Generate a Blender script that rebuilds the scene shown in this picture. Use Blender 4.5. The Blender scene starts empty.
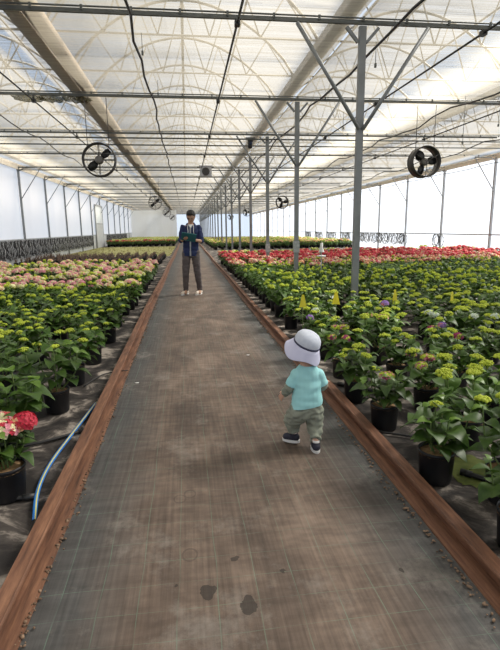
import bpy, bmesh, math, random
from mathutils import Vector, Matrix, noise
SC = bpy.context.scene
COL = SC.collection
R = random.Random(7)
PI = math.pi

# ------------------------------------------------------------------ materials
def nodes(name):
    m = bpy.data.materials.new(name); m.use_nodes = True
    nt = m.node_tree; nt.nodes.clear()
    out = nt.nodes.new('ShaderNodeOutputMaterial')
    return m, nt, out
def N(nt, t, **kw):
    n = nt.nodes.new(t)
    for k, v in kw.items():
        if k in n.inputs: n.inputs[k].default_value = v
        else: setattr(n, k, v)
    return n
def L(nt, a, b): nt.links.new(a, b)
def c4(c): return (c[0], c[1], c[2], 1)
def pbr(name, c1, c2=None, scale=8, rough=.6, metal=0, spec=.5, stretch=(1, 1, 1), bump=0, transl=0, objrand=0, detail=4, sheen=0):
    m, nt, out = nodes(name)
    p = N(nt, 'ShaderNodeBsdfPrincipled', Roughness=rough, Metallic=metal)
    p.inputs['Specular IOR Level'].default_value = spec
    tc = N(nt, 'ShaderNodeTexCoord')
    mp = N(nt, 'ShaderNodeMapping'); mp.inputs['Scale'].default_value = stretch
    L(nt, tc.outputs['Object'], mp.inputs[0])
    nz = N(nt, 'ShaderNodeTexNoise', Scale=scale, Detail=detail); L(nt, mp.outputs[0], nz.inputs['Vector'])
    rp = N(nt, 'ShaderNodeValToRGB')
    rp.color_ramp.elements[0].position = .3; rp.color_ramp.elements[1].position = .7
    rp.color_ramp.elements[0].color = c4(c1); rp.color_ramp.elements[1].color = c4(c2 or c1)
    L(nt, nz.outputs['Fac'], rp.inputs[0])
    col = rp.outputs[0]
    if objrand:
        oi = N(nt, 'ShaderNodeObjectInfo')
        mr = N(nt, 'ShaderNodeMapRange'); mr.inputs['To Min'].default_value = 1 - objrand; mr.inputs['To Max'].default_value = 1 + objrand
        L(nt, oi.outputs['Random'], mr.inputs['Value'])
        hs = N(nt, 'ShaderNodeHueSaturation'); L(nt, mr.outputs[0], hs.inputs['Value']); L(nt, col, hs.inputs['Color'])
        col = hs.outputs[0]
    L(nt, col, p.inputs['Base Color'])
    if bump:
        b = N(nt, 'ShaderNodeBump', Strength=bump, Distance=.01); L(nt, nz.outputs['Fac'], b.inputs['Height']); L(nt, b.outputs[0], p.inputs['Normal'])
    sh = p.outputs[0]
    if transl:
        t = N(nt, 'ShaderNodeBsdfTranslucent'); L(nt, col, t.inputs['Color'])
        mx = N(nt, 'ShaderNodeMixShader'); mx.inputs[0].default_value = transl
        L(nt, sh, mx.inputs[1]); L(nt, t.outputs[0], mx.inputs[2]); sh = mx.outputs[0]
    L(nt, sh, out.inputs[0])
    return m
def film(name, col, a0, a1, scale, stretch, diff=.25, lo=.35, hi=.65):
    """plastic film / shade cloth: part see-through, part glowing with the light behind it"""
    m, nt, out = nodes(name)
    tc = N(nt, 'ShaderNodeTexCoord'); mp = N(nt, 'ShaderNodeMapping'); mp.inputs['Scale'].default_value = stretch
    L(nt, tc.outputs['Object'], mp.inputs[0])
    nz = N(nt, 'ShaderNodeTexNoise', Scale=scale, Detail=5); L(nt, mp.outputs[0], nz.inputs['Vector'])
    mr = N(nt, 'ShaderNodeMapRange'); mr.inputs['From Min'].default_value = lo; mr.inputs['From Max'].default_value = hi
    mr.inputs['To Min'].default_value = a0; mr.inputs['To Max'].default_value = a1
    L(nt, nz.outputs['Fac'], mr.inputs['Value'])
    tl = N(nt, 'ShaderNodeBsdfTranslucent', Color=c4(col)); df = N(nt, 'ShaderNodeBsdfDiffuse', Color=c4(col))
    m1 = N(nt, 'ShaderNodeMixShader'); m1.inputs[0].default_value = diff
    L(nt, tl.outputs[0], m1.inputs[1]); L(nt, df.outputs[0], m1.inputs[2])
    tr = N(nt, 'ShaderNodeBsdfTransparent')
    m2 = N(nt, 'ShaderNodeMixShader'); L(nt, mr.outputs[0], m2.inputs[0])
    L(nt, m1.outputs[0], m2.inputs[1]); L(nt, tr.outputs[0], m2.inputs[2])
    L(nt, m2.outputs[0], out.inputs[0])
    return m

M = {}
M['leaf'] = pbr('leaf', (.034, .084, .013), (.085, .160, .024), 14, rough=.45, spec=.4, transl=.22, objrand=.3)
M['leaf_young'] = pbr('leaf_young', (.10, .20, .02), (.17, .30, .035), 14, rough=.4, transl=.3, objrand=.15)
M['stem'] = pbr('stem', (.12, .2, .05), (.17, .22, .07), 20)
M['bud'] = pbr('bud', (.46, .56, .03), (.62, .70, .09), 40, rough=.7, transl=.15, objrand=.1)
M['red'] = pbr('petal_red', (.50, .012, .04), (.68, .05, .09), 30, rough=.6, transl=.2, objrand=.1)
M['pink'] = pbr('petal_pink', (.75, .24, .33), (.85, .42, .46), 30, rough=.6, transl=.2, objrand=.1)
M['peach'] = pbr('petal_peach', (.88, .42, .22), (.85, .58, .35), 30, rough=.6, transl=.2, objrand=.1)
M['cream'] = pbr('petal_cream', (.80, .76, .38), (.86, .84, .55), 30, rough=.6, transl=.2, objrand=.1)
M['violet'] = pbr('petal_violet', (.28, .16, .48), (.42, .26, .6), 30, rough=.6, transl=.2)
M['magenta'] = pbr('petal_magenta', (.32, .03, .12), (.45, .07, .18), 30, rough=.6, transl=.2)
M['whitepetal'] = pbr('petal_white', (.62, .72, .66), (.72, .78, .62), 30, rough=.6, transl=.2)
M['pot'] = pbr('pot_plastic', (.010, .010, .012), (.018, .018, .020), 12, rough=.42, spec=.35)
M['soil'] = pbr('potting_fibre', (.28, .16, .07), (.52, .34, .18), 60, rough=.95, bump=.6)
M['steel'] = pbr('galvanised_steel', (.20, .21, .21), (.27, .28, .28), 5, rough=.5, metal=.3, spec=.5)
M['beam'] = pbr('dark_beam_steel', (.10, .105, .095), (.16, .165, .15), 6, rough=.55, metal=.3)
M['arch'] = pbr('roof_steel', (.42, .37, .29), (.52, .47, .38), 6, rough=.6, metal=.1)
M['white_steel'] = pbr('pale_wall_steel', (.30, .31, .31), (.40, .40, .40), 6, rough=.5, metal=.2)
M['black'] = pbr('black_rubber', (.012, .012, .013), (.03, .03, .03), 10, rough=.5)
M['tube_grey'] = pbr('grey_tubing', (.25, .26, .27), (.5, .51, .52), 20, rough=.4)
M['fan_dark'] = pbr('fan_dark_metal', (.045, .042, .04), (.07, .065, .06), 9, rough=.5, metal=.3)
M['fan_hub'] = pbr('fan_hub', (.13, .12, .11), (.17, .16, .15), 9, rough=.5)
M['blade'] = pbr('fan_blade', (.01, .01, .01), None, 9, rough=.45)
M['hose_blue'] = pbr('blue_hose', (.03, .19, .62), (.04, .24, .7), 10, rough=.4)
M['hose_stripe'] = pbr('hose_stripe', (.75, .66, .15), None, 10, rough=.4)
M['yellow_card'] = pbr('yellow_card', (.85, .78, .05), (.9, .82, .1), 10, rough=.5, transl=.3)
M['white'] = pbr('white_plastic', (.72, .72, .70), (.8, .8, .78), 10, rough=.5)
M['board'] = pbr('beige_board', (.70, .62, .50), (.80, .73, .62), 3, rough=.8)
M['grey_panel'] = pbr('grey_panel', (.42, .44, .46), (.5, .52, .53), 3, rough=.6)
M['dirt'] = pbr('leaf_litter', (.05, .03, .02), (.30, .2, .13), 40, rough=.95)
M['moss'] = pbr('moss', (.07, .10, .015), (.13, .15, .03), 22, rough=.95, bump=.5)
M['grass'] = pbr('mossy_ground', (.22, .21, .07), (.36, .34, .13), 2.2, rough=.95, bump=.4, detail=8)
M['dead'] = pbr('dead_growth', (.09, .06, .045), (.22, .15, .11), 25, rough=.95)
# rust
def rust():
    m, nt, out = nodes('rusted_steel')
    p = N(nt, 'ShaderNodeBsdfPrincipled', Roughness=.62, Metallic=.15)
    tc = N(nt, 'ShaderNodeTexCoord'); mp = N(nt, 'ShaderNodeMapping'); mp.inputs['Scale'].default_value = (14, 1.2, 14)
    L(nt, tc.outputs['Object'], mp.inputs[0])
    nz = N(nt, 'ShaderNodeTexNoise', Scale=3, Detail=8, Roughness=.65); L(nt, mp.outputs[0], nz.inputs['Vector'])
    rp = N(nt, 'ShaderNodeValToRGB'); e = rp.color_ramp.elements
    e[0].position = .3; e[0].color = (.07, .032, .02, 1); e[1].position = .72; e[1].color = (.32, .16, .09, 1)
    x = e.new(.52); x.color = (.19, .088, .05, 1)
    L(nt, nz.outputs[0], rp.inputs[0]); L(nt, rp.outputs[0], p.inputs['Base Color'])
    b = N(nt, 'ShaderNodeBump', Strength=.4, Distance=.004); L(nt, nz.outputs[0], b.inputs['Height']); L(nt, b.outputs[0], p.inputs['Normal'])
    L(nt, p.outputs[0], out.inputs[0]); return m
M['rust'] = rust()
# films
M['roof'] = film('roof_film', (.225, .222, .218), .28, .38, .6, (1, 1, 1), .15)
M['wallR'] = film('wall_film_clear', (.30, .29, .275), .40, .50, .8, (1, 1, .3), .12)
M['wallL'] = film('wall_film_milky', (.80, .71, .62), .04, .10, .8, (1, .6, .25), .35)
M['screen'] = film('shade_cloth', (.26, .235, .185), .20, .40, 1.0, (.7, 30, 1), .10, .38, .62)
M['netting'] = film('olive_netting', (.16, .15, .09), .15, .55, 30, (1, 1, 1), .3)
M['curtain'] = film('white_curtain', (.90, .91, .88), .05, .12, .7, (1.5, 1, .2), .3)

# ground materials
def ground():
    m, nt, out = nodes('weed_mat_beds')
    p = N(nt, 'ShaderNodeBsdfPrincipled', Roughness=.8); p.inputs['Specular IOR Level'].default_value = .3
    tc = N(nt, 'ShaderNodeTexCoord')
    n1 = N(nt, 'ShaderNodeTexNoise', Scale=3.5, Detail=8, Roughness=.62, Distortion=.6); L(nt, tc.outputs['Object'], n1.inputs['Vector'])
    r1 = N(nt, 'ShaderNodeValToRGB'); e = r1.color_ramp.elements
    e[0].position = .42; e[0].color = (.024, .021, .020, 1); e[1].position = .62; e[1].color = (.50, .44, .38, 1)
    x = e.new(.52); x.color = (.085, .073, .065, 1)
    L(nt, n1.outputs[0], r1.inputs[0])
    n2 = N(nt, 'ShaderNodeTexNoise', Scale=60, Detail=3); L(nt, tc.outputs['Object'], n2.inputs['Vector'])
    mx = N(nt, 'ShaderNodeMix', data_type='RGBA', blend_type='MULTIPLY'); mx.inputs[0].default_value = .4
    L(nt, r1.outputs[0], mx.inputs[6]); L(nt, n2.outputs[0], mx.inputs[7])
    L(nt, mx.outputs[2], p.inputs['Base Color'])
    b = N(nt, 'ShaderNodeBump', Strength=.5, Distance=.02); L(nt, n1.outputs[0], b.inputs['Height']); L(nt, b.outputs[0], p.inputs['Normal'])
    L(nt, p.outputs[0], out.inputs[0]); return m
M['ground'] = ground()
def path_mat():
    m, nt, out = nodes('woven_path_mat')
    p = N(nt, 'ShaderNodeBsdfPrincipled', Roughness=.66); p.inputs['Specular IOR Level'].default_value = .35
    tc = N(nt, 'ShaderNodeTexCoord'); sx = N(nt, 'ShaderNodeSeparateXYZ'); L(nt, tc.outputs['Object'], sx.inputs[0])
    def mth(op, a, b=None, c=None):
        n = N(nt, 'ShaderNodeMath', operation=op)
        for i, v in enumerate((a, b, c)):
            if v is None: continue
            if isinstance(v, (int, float)): n.inputs[i].default_value = v
            else: L(nt, v, n.inputs[i])
        return n.outputs[0]
    # broad dust and dirt
    mp = N(nt, 'ShaderNodeMapping'); mp.inputs['Scale'].default_value = (1.6, 1, 1); L(nt, tc.outputs['Object'], mp.inputs[0])
    n1 = N(nt, 'ShaderNodeTexNoise', Scale=1.6, Detail=9, Roughness=.6, Distortion=.5); L(nt, mp.outputs[0], n1.inputs['Vector'])
    r1 = N(nt, 'ShaderNodeValToRGB'); e = r1.color_ramp.elements
    e[0].position = .33; e[0].color = (.075, .055, .044, 1); e[1].position = .72; e[1].color = (.215, .16, .125, 1)
    x = e.new(.52); x.color = (.125, .091, .070, 1)
    L(nt, n1.outputs[0], r1.inputs[0])
    # weave: long fine threads along y
    mp2 = N(nt, 'ShaderNodeMapping'); mp2.inputs['Scale'].default_value = (60, 2.0, 1); L(nt, tc.outputs['Object'], mp2.inputs[0])
    n2 = N(nt, 'ShaderNodeTexNoise', Scale=1, Detail=3); L(nt, mp2.outputs[0], n2.inputs['Vector'])
    mr2 = N(nt, 'ShaderNodeMapRange'); mr2.inputs['From Min'].default_value = .25; mr2.inputs['From Max'].default_value = .75
    mr2.inputs['To Min'].default_value = .72; mr2.inputs['To Max'].default_value = 1.25; L(nt, n2.outputs[0], mr2.inputs['Value'])
    mp3 = N(nt, 'ShaderNodeMapping'); mp3.inputs['Scale'].default_value = (6, 22, 1); L(nt, tc.outputs['Object'], mp3.inputs[0])
    n3 = N(nt, 'ShaderNodeTexNoise', Scale=1, Detail=5); L(nt, mp3.outputs[0], n3.inputs['Vector'])
    mr3 = N(nt, 'ShaderNodeMapRange'); mr3.inputs['From Min'].default_value = .3; mr3.inputs['From Max'].default_value = .7
    mr3.inputs['To Min'].default_value = .78; mr3.inputs['To Max'].default_value = 1.18; L(nt, n3.outputs[0], mr3.inputs['Value'])
    wv = mth('MULTIPLY', mr2.outputs[0], mr3.outputs[0])
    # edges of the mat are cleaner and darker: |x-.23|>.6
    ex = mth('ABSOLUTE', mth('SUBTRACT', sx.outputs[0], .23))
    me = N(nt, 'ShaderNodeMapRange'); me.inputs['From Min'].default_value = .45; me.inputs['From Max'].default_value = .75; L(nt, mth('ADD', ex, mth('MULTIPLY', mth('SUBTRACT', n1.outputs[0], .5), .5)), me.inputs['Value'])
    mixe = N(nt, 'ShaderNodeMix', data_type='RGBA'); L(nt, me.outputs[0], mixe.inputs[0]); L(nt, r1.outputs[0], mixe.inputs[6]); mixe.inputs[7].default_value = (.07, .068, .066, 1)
    cm = N(nt, 'ShaderNodeMix', data_type='RGBA', blend_type='MULTIPLY'); cm.inputs[0].default_value = 1
    L(nt, mixe.outputs[2], cm.inputs[6])
    cb = N(nt, 'ShaderNodeCombineXYZ')
    for i in range(3): L(nt, wv, cb.inputs[i])
    L(nt, cb.outputs[0], cm.inputs[7])
    col = cm.outputs[2]
    # pale salt bloom
    n4 = N(nt, 'ShaderNodeTexNoise', Scale=2.3, Detail=10, Roughness=.75); mp4 = N(nt, 'ShaderNodeMapping'); mp4.inputs['Location'].default_value = (5, 3, 0); L(nt, tc.outputs['Object'], mp4.inputs[0]); L(nt, mp4.outputs[0], n4.inputs['Vector'])
    m4 = N(nt, 'ShaderNodeMapRange'); m4.inputs['From Min'].default_value = .54; m4.inputs['From Max'].default_value = .72; m4.inputs['To Max'].default_value = .55; L(nt, n4.outputs[0], m4.inputs['Value'])
    mixs = N(nt, 'ShaderNodeMix', data_type='RGBA'); L(nt, m4.outputs[0], mixs.inputs[0]); L(nt, col, mixs.inputs[6]); mixs.inputs[7].default_value = (.30, .27, .24, 1)
    col = mixs.outputs[2]
    # green marker threads
    nw = N(nt, 'ShaderNodeTexNoise', Scale=1.2, Detail=2); L(nt, tc.outputs['Object'], nw.inputs['Vector'])
    wob = mth('MULTIPLY', mth('SUBTRACT', nw.outputs[0], .5), .05)
    def line(co, per, off, w):
        f = mth('FRACT', mth('DIVIDE', mth('ADD', mth('ADD', co, wob), off), per))
        return mth('LESS_THAN', mth('ABSOLUTE', mth('SUBTRACT', f, .5)), w / per)
    gl = mth('MAXIMUM', line(sx.outputs[0], .152, 20 + .07, .0016), line(sx.outputs[1], .137, 20, .0011))
    n5 = N(nt, 'ShaderNodeTexNoise', Scale=5, Detail=4); L(nt, tc.outputs['Object'], n5.inputs['Vector'])
    m5 = N(nt, 'ShaderNodeMapRange'); m5.inputs['From Min'].default_value = .38; m5.inputs['From Max'].default_value = .62; m5.inputs['To Min'].default_value = .12; m5.inputs['To Max'].default_value = .48; L(nt, n5.outputs[0], m5.inputs['Value'])
    gf = mth('MULTIPLY', gl, m5.outputs[0])
    mixg = N(nt, 'ShaderNodeMix', data_type='RGBA'); L(nt, gf, mixg.inputs[0]); L(nt, col, mixg.inputs[6]); mixg.inputs[7].default_value = (.15, .26, .19, 1)
    col = mixg.outputs[2]
    # damp spots with their own outlines
    nd = N(nt, 'ShaderNodeTexNoise', Scale=22, Detail=5); L(nt, tc.outputs['Object'], nd.inputs['Vector'])
    wd = mth('MULTIPLY', mth('SUBTRACT', nd.outputs[0], .5), .07)
    tot = None
    for (x0, y0, r0, ring) in SPOTS:
        dx = mth('SUBTRACT', sx.outputs[0], x0); dy = mth('MULTIPLY', mth('SUBTRACT', sx.outputs[1], y0), .8)
        d = mth('SQRT', mth('ADD', mth('MULTIPLY', dx, dx), mth('MULTIPLY', dy, dy)))
        if ring: f = mth('MULTIPLY', mth('LESS_THAN', mth('ABSOLUTE', mth('SUBTRACT', d, r0)), .004), .35)
        else: f = mth('MULTIPLY', mth('LESS_THAN', mth('ADD', d, wd), r0), .8)
        tot = f if tot is None else mth('MAXIMUM', tot, f)
    mixd = N(nt, 'ShaderNodeMix', data_type='RGBA'); L(nt, tot, mixd.inputs[0]); L(nt, col, mixd.inputs[6]); mixd.inputs[7].default_value = (.030, .024, .020, 1)
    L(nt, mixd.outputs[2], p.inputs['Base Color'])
    b = N(nt, 'ShaderNodeBump', Strength=.35, Distance=.006); L(nt, wv, b.inputs['Height']); L(nt, b.outputs[0], p.inputs['Normal'])
    L(nt, p.outputs[0], out.inputs[0]); return m

# ------------------------------------------------------------------ mesh builder
class MB:
    def __init__(s): s.v = []; s.f = []; s.m = []; s.sm = []
    def add(s, vs, fs, mi=0, smooth=False):
        o = len(s.v); s.v += [tuple(v) for v in vs]
        for f in fs: s.f.append(tuple(i + o for i in f)); s.m.append(mi); s.sm.append(smooth)
    def box(s, c, d, mi=0, rot=None):
        c = Vector(c); h = Vector(d) / 2; vs = []
        for z in (-1, 1):
            for x, y in ((-1, -1), (1, -1), (1, 1), (-1, 1)):
                p = Vector((x * h.x, y * h.y, z * h.z))
                if rot: p = rot @ p
                vs.append(c + p)
        s.add(vs, [(3, 2, 1, 0), (4, 5, 6, 7), (0, 1, 5, 4), (1, 2, 6, 5), (2, 3, 7, 6), (3, 0, 4, 7)], mi)
    def bar(s, a, b, w, h=None, mi=0):
        a = Vector(a); b = Vector(b); d = b - a
        q = d.to_track_quat('Y', 'Z').to_matrix()
        s.box((a + b) / 2, (w, d.length, h or w), mi, q)
    def tube(s, pts, r, n=6, mi=0, caps=True, closed=False):
        pts = [Vector(p) for p in pts]; k = len(pts); rings = []
        rr = r if isinstance(r, (list, tuple)) else [r] * k
        prev = None
        for i, p in enumerate(pts):
            if closed: t = pts[(i + 1) % k] - pts[i - 1]
            else: t = pts[min(i + 1, k - 1)] - pts[max(i - 1, 0)]
            t.normalize()
            if prev is None: u = t.orthogonal().normalized()
            else:
                u = prev - t * prev.dot(t)
                u = u.normalized() if u.length > 1e-6 else t.orthogonal().normalized()
            prev = u; w = t.cross(u)
            rings.append([p + (u * math.cos(2 * PI * j / n) + w * math.sin(2 * PI * j / n)) * rr[i] for j in range(n)])
        vs = [v for g in rings for v in g]; fs = []
        for i in range(k if closed else k - 1):
            a = i * n; b = ((i + 1) % k) * n
            for j in range(n): fs.append((a + j, a + (j + 1) % n, b + (j + 1) % n, b + j))
        if caps and not closed: fs += [tuple(range(n))[::-1], tuple((k - 1) * n + j for j in range(n))]
        s.add(vs, fs, mi, True)
    def lathe(s, prof, n=24, mi=0, mat=None, sy=1):
        vs = []; fs = []; k = len(prof)
        for r, z in prof:
            for j in range(n):
                p = Vector((r * math.cos(2 * PI * j / n), r * math.sin(2 * PI * j / n) * sy, z))
                if mat: p = mat @ p
                vs.append(p)
        for i in range(k - 1):
            for j in range(n):
                fs.append((i * n + j, i * n + (j + 1) % n, (i + 1) * n + (j + 1) % n, (i + 1) * n + j))
        s.add(vs, fs, mi, True)
    def disc(s, c, r, n=20, mi=0, normal_up=True):
        vs = [Vector(c) + Vector((r * math.cos(2 * PI * j / n), r * math.sin(2 * PI * j / n), 0)) for j in range(n)]
        s.add(vs, [tuple(range(n))], mi)
    def ball(s, c, r, nu=8, nv=5, mi=0, sc=(1, 1, 1), rot=None):
        vs = []; fs = []
        for i in range(nv + 1):
            th = PI * i / nv
            for j in range(nu):
                p = Vector((math.sin(th) * math.cos(2 * PI * j / nu) * sc[0], math.sin(th) * math.sin(2 * PI * j / nu) * sc[1], math.cos(th) * sc[2])) * r
                if rot: p = rot @ p
                vs.append(Vector(c) + p)
        for i in range(nv):
            for j in range(nu): fs.append((i * nu + j, (i + 1) * nu + j, (i + 1) * nu + (j + 1) % nu, i * nu + (j + 1) % nu))
        s.add(vs, fs, mi, True)
    def merge(s, o, mat=None, mimap=None):
        off = len(s.v)
        s.v += [tuple(mat @ Vector(v)) if mat else v for v in o.v]
        s.f += [tuple(i + off for i in f) for f in o.f]
        s.m += [mimap[i] if mimap else i for i in o.m]; s.sm += o.sm
    def mesh(s, name, mats):
        me = bpy.data.meshes.new(name); me.from_pydata(s.v, [], s.f)
        for m in (mats if isinstance(mats, (list, tuple)) else [mats]): me.materials.append(m)
        me.polygons.foreach_set('material_index', s.m); me.polygons.foreach_set('use_smooth', s.sm)
        me.update(); return me
    def build(s, name, mats, parent=None, loc=None):
        return link(name, s.mesh(name, mats), parent, loc)
def link(name, me, parent=None, loc=None):
    o = bpy.data.objects.new(name, me); COL.objects.link(o)
    if parent: o.parent = parent
    if loc: o.location = loc
    return o
def tag(o, label=None, cat=None, group=None, kind=None):
    if label: o['label'] = label
    if cat: o['category'] = cat
    if group: o['group'] = group
    if kind: o['kind'] = kind
    return o
def thing(name, label, cat, loc=(0, 0, 0), rz=0, group=None):
    o = bpy.data.objects.new(name, None); COL.objects.link(o); o.empty_display_size = .1
    o.location = loc; o.rotation_euler = (0, 0, rz)
    return tag(o, label, cat, group)
def copy_tree(o, loc=None, label=None, group=None, rz=None):
    c = o.copy(); COL.objects.link(c)
    if loc: c.location = loc
    if rz is not None: c.rotation_euler.z = rz
    if label: c['label'] = label
    if group: c['group'] = group
    for ch in o.children:
        d = ch.copy(); COL.objects.link(d); d.parent = c
        for g in ch.children:
            e = g.copy(); COL.objects.link(e); e.parent = d
    return c
ORD = ['nearest', 'second', 'third', 'fourth', 'fifth', 'sixth', 'seventh', 'eighth', 'ninth', 'tenth', 'eleventh', 'twelfth', 'thirteenth', 'fourteenth', 'fifteenth', 'sixteenth', 'seventeenth', 'eighteenth', 'nineteenth', 'twentieth', 'twenty-first', 'twenty-second', 'twenty-third', 'twenty-fourth']

# ------------------------------------------------------------------ camera
F = 480.0; CH = 1.40
vy = Vector(((186.5 - 250) / F, (325 - 229.5) / F, -1)).normalized()
vz = -Vector(((279 - 250) / F, (325 - 2703) / F, -1)).normalized()
vz = (vz - vy * vz.dot(vy)).normalized(); vx = vy.cross(vz)
cd = bpy.data.cameras.new('camera'); cam = bpy.data.objects.new('camera', cd); COL.objects.link(cam)
rot = Matrix((vx, vy, vz))
cam.matrix_world = Matrix.Translation((0, 0, CH)) @ rot.to_4x4()
cd.sensor_fit = 'VERTICAL'; cd.sensor_height = 24; cd.lens = 24 * F / 650; cd.clip_end = 400; cd.clip_start = .05
SC.camera = cam
def proj(x, y, z=0):
    c = vx * x + vy * y + vz * (z - CH)
    if c.z > -.05: return (-9999, -9999)
    return (250 + F * c.x / -c.z, 325 - F * c.y / -c.z)
def ground_at(px, py, z=0):
    r = rot @ Vector(((px - 250) / F, (325 - py) / F, -1)); t = (z - CH) / r.z
    return (r.x * t, r.y * t)

XL, XR, XP, YN, YF, ZB = -7.2, 12.6, 2.5, -9, 93, 4.15
SPOTS = []
for px, py, r0, ring in ((208, 593, .030, 0), (250, 606, .034, 0), (234, 560, .014, 0), (180, 500, .03, 1), (190, 495, .03, 1), (190, 556, .032, 1), (283, 571, .012, 0), (230, 512, .007, 0), (403, 573, .01, 0), (176, 587, .008, 0)):
    x, y = ground_at(px, py); SPOTS.append((x, y, r0, ring))
M['path'] = path_mat()

# ------------------------------------------------------------------ setting
def struct(name, mb, mats): o = mb.build(name, mats); o['kind'] = 'structure'; return o
def plane(x0, x1, y0, y1, z, mats, name, t=.01):
    m = MB(); m.box(((x0 + x1) / 2, (y0 + y1) / 2, z - t / 2), (x1 - x0, y1 - y0, t)); return struct(name, m, mats)
plane(XL - .2, XR + .2, YN, YF, 0, M['ground'], 'floor', .02)
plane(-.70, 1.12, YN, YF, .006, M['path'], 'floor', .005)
def wall(name, a, b, z0, z1, mat):
    m = MB(); a = Vector((*a, 0)); b = Vector((*b, 0)); d = b - a
    n = max(2, int(d.length / .5)); vs = []; fs = []
    nrm = Vector((-d.y, d.x, 0)).normalized()
    for i in range(n + 1):
        p = a + d * i / n; off = nrm * (.012 * math.sin(i * 1.9) + .01 * math.sin(i * .7))
        for z in (z0, z1): vs.append((p.x + off.x, p.y + off.y, z))
    fs = [(2 * i, 2 * i + 2, 2 * i + 3, 2 * i + 1) for i in range(n)]
    m.add(vs, fs, 0, True); return struct(name, m, mat)
wall('wall_left', (XL - .08, YN), (XL - .08, YF), 0, 4.3, M['wallL'])
wall('wall_right', (XR + .08, YN), (XR + .08, YF), 0, 4.3, M['wallR'])
wall('wall_back', (XL - .08, YF), (XR + .08, YF), 0, 4.3, M['wallR'])
wall('wall_front', (XL - .08, YN), (XR + .08, YN), 0, 4.3, M['wallR'])
wall('wall_partition', (XL, 66), (-1.25, 66), 0, 3.95, M['curtain'])
for s, x in (('left', XL - .02), ('right', XR + .02)):
    m = MB(); m.box((x, (YN + YF) / 2, 4.18), (.06, YF - YN, .24)); struct('trim_' + s, m, M['board'])
m = MB(); m.bar((XR, YN, 1.03), (XR, YF, 1.03), .05); struct('trim_right_rail', m, M['white_steel'])
m = MB(); m.bar((XL + .0, YN, 1.06), (XL + .0, YF, 1.06), .04); struct('trim_left_rail', m, M['white_steel'])
m = MB(); m.box((XL - .04, (YN + 66) / 2, .52), (.03, 66 - YN, 1.04)); struct('baseboard_left', m, M['grey_panel'])

# roof: four small spans of bowed film between gutters
GX = [XL, -2.35, XP, 7.55, XR]
ZG, ZR = 4.5, 6.0
def roofz(i, x):
    t = (x - GX[i]) / (GX[i + 1] - GX[i]); return ZG + (ZR - ZG) * math.sin(PI * t) ** .75
def curve(i, n=16, dz=0, t0=0, t1=1):
    return [(GX[i] + (GX[i + 1] - GX[i]) * (t0 + (t1 - t0) * k / n), 0, roofz(i, GX[i] + (GX[i + 1] - GX[i]) * (t0 + (t1 - t0) * k / n)) + dz) for k in range(n + 1)]
for i in range(4):
    m = MB(); gap = {0: (.55, .68), 2: (.77, .91)}.get(i)
    segs = [(0, 1)] if not gap else [(0, gap[0]), (gap[1], 1)]
    for t0, t1 in segs:
        c = curve(i, 14, .04, t0, t1)
        for a, b in zip(c, c[1:]):
            m.add([(a[0], YN, a[2]), (b[0], YN, b[2]), (b[0], YF, b[2]), (a[0], YF, a[2])], [(0, 1, 2, 3)], 0, True)
    if gap:   # film over the vent starts and ends before the open stretch
        c = curve(i, 3, .04, *gap)
        for a, b in zip(c, c[1:]):
            for y0, y1 in ((YN, 6), (44, YF)):
                m.add([(a[0], y0, a[2]), (b[0], y0, b[2]), (b[0], y1, b[2]), (a[0], y1, a[2])], [(0, 1, 2, 3)], 0, True)
    struct('ceiling', m, M['roof'])
# gable ends above the walls
for y, nm in ((YN, 'wall_front_gable'), (YF, 'wall_back_gable')):
    m = MB()
    for i in range(4):
        c = curve(i, 14, .04)
        for a, b in zip(c, c[1:]): m.add([(a[0], y, 4.2), (b[0], y, 4.2), (b[0], y, b[2]), (a[0], y, a[2])], [(0, 1, 2, 3)])
    struct(nm, m, M['roof'])
# shade screens in two bays, slack between the beams
for nm, x0, x1, lab in (('ceiling_screen', XL, XP - .02, ''), ('ceiling_screen', XP + .02, XR, '')):
    m = MB(); ys = [YN + k * 1.0 for k in range(int(YF - YN) + 1)]; vs = []; fs = []; nx = 10
    for y in ys:
        ph = ((y - 7) % 4) / 4
        for k in range(nx + 1): vs.append((x0 + (x1 - x0) * k / nx, y, ZB + .09 + .03 - .05 * math.sin(PI * ph)))
    for r_ in range(len(ys) - 1):
        for k in range(nx):
            a = r_ * (nx + 1) + k; fs.append((a, a + 1, a + nx + 2, a + nx + 1))
    m.add(vs, fs, 0, True); struct(nm, m, M['screen'])

# ------------------------------------------------------------------ roof steel
def arch(i):
    m = MB(); c = curve(i, 16); m.tube(c, .028, 5)
    x0, x1 = GX[i], GX[i + 1]; w = x1 - x0; zt = 4.62
    m.tube([(x0, 0, zt), (x1, 0, zt)], .018, 5)
    tops = [.14, .32, .5, .68, .86]; bots = [.04, .23, .41, .59, .77, .96]
    for k, t in enumerate(tops):
        p = (x0 + w * t, 0, roofz(i, x0 + w * t))
        m.tube([p, (x0 + w * bots[k], 0, zt)], .014, 4); m.tube([p, (x0 + w * bots[k + 1], 0, zt)], .014, 4)
    return m.mesh('roof_truss', M['arch'])
spans = ['over the left wall side', 'over the path', 'over the right bed beside the posts', 'over the right wall side']
for i in range(4):
    me = arch(i); y = 5
    while y < 92:
        o = link('roof_truss', me, None, (0, y, 0))
        tag(o, 'curved steel roof truss seen through the shade cloth ' + spans[i], 'roof truss', 'roof trusses ' + spans[i])
        y += 2 if y < 31 else 4
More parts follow.
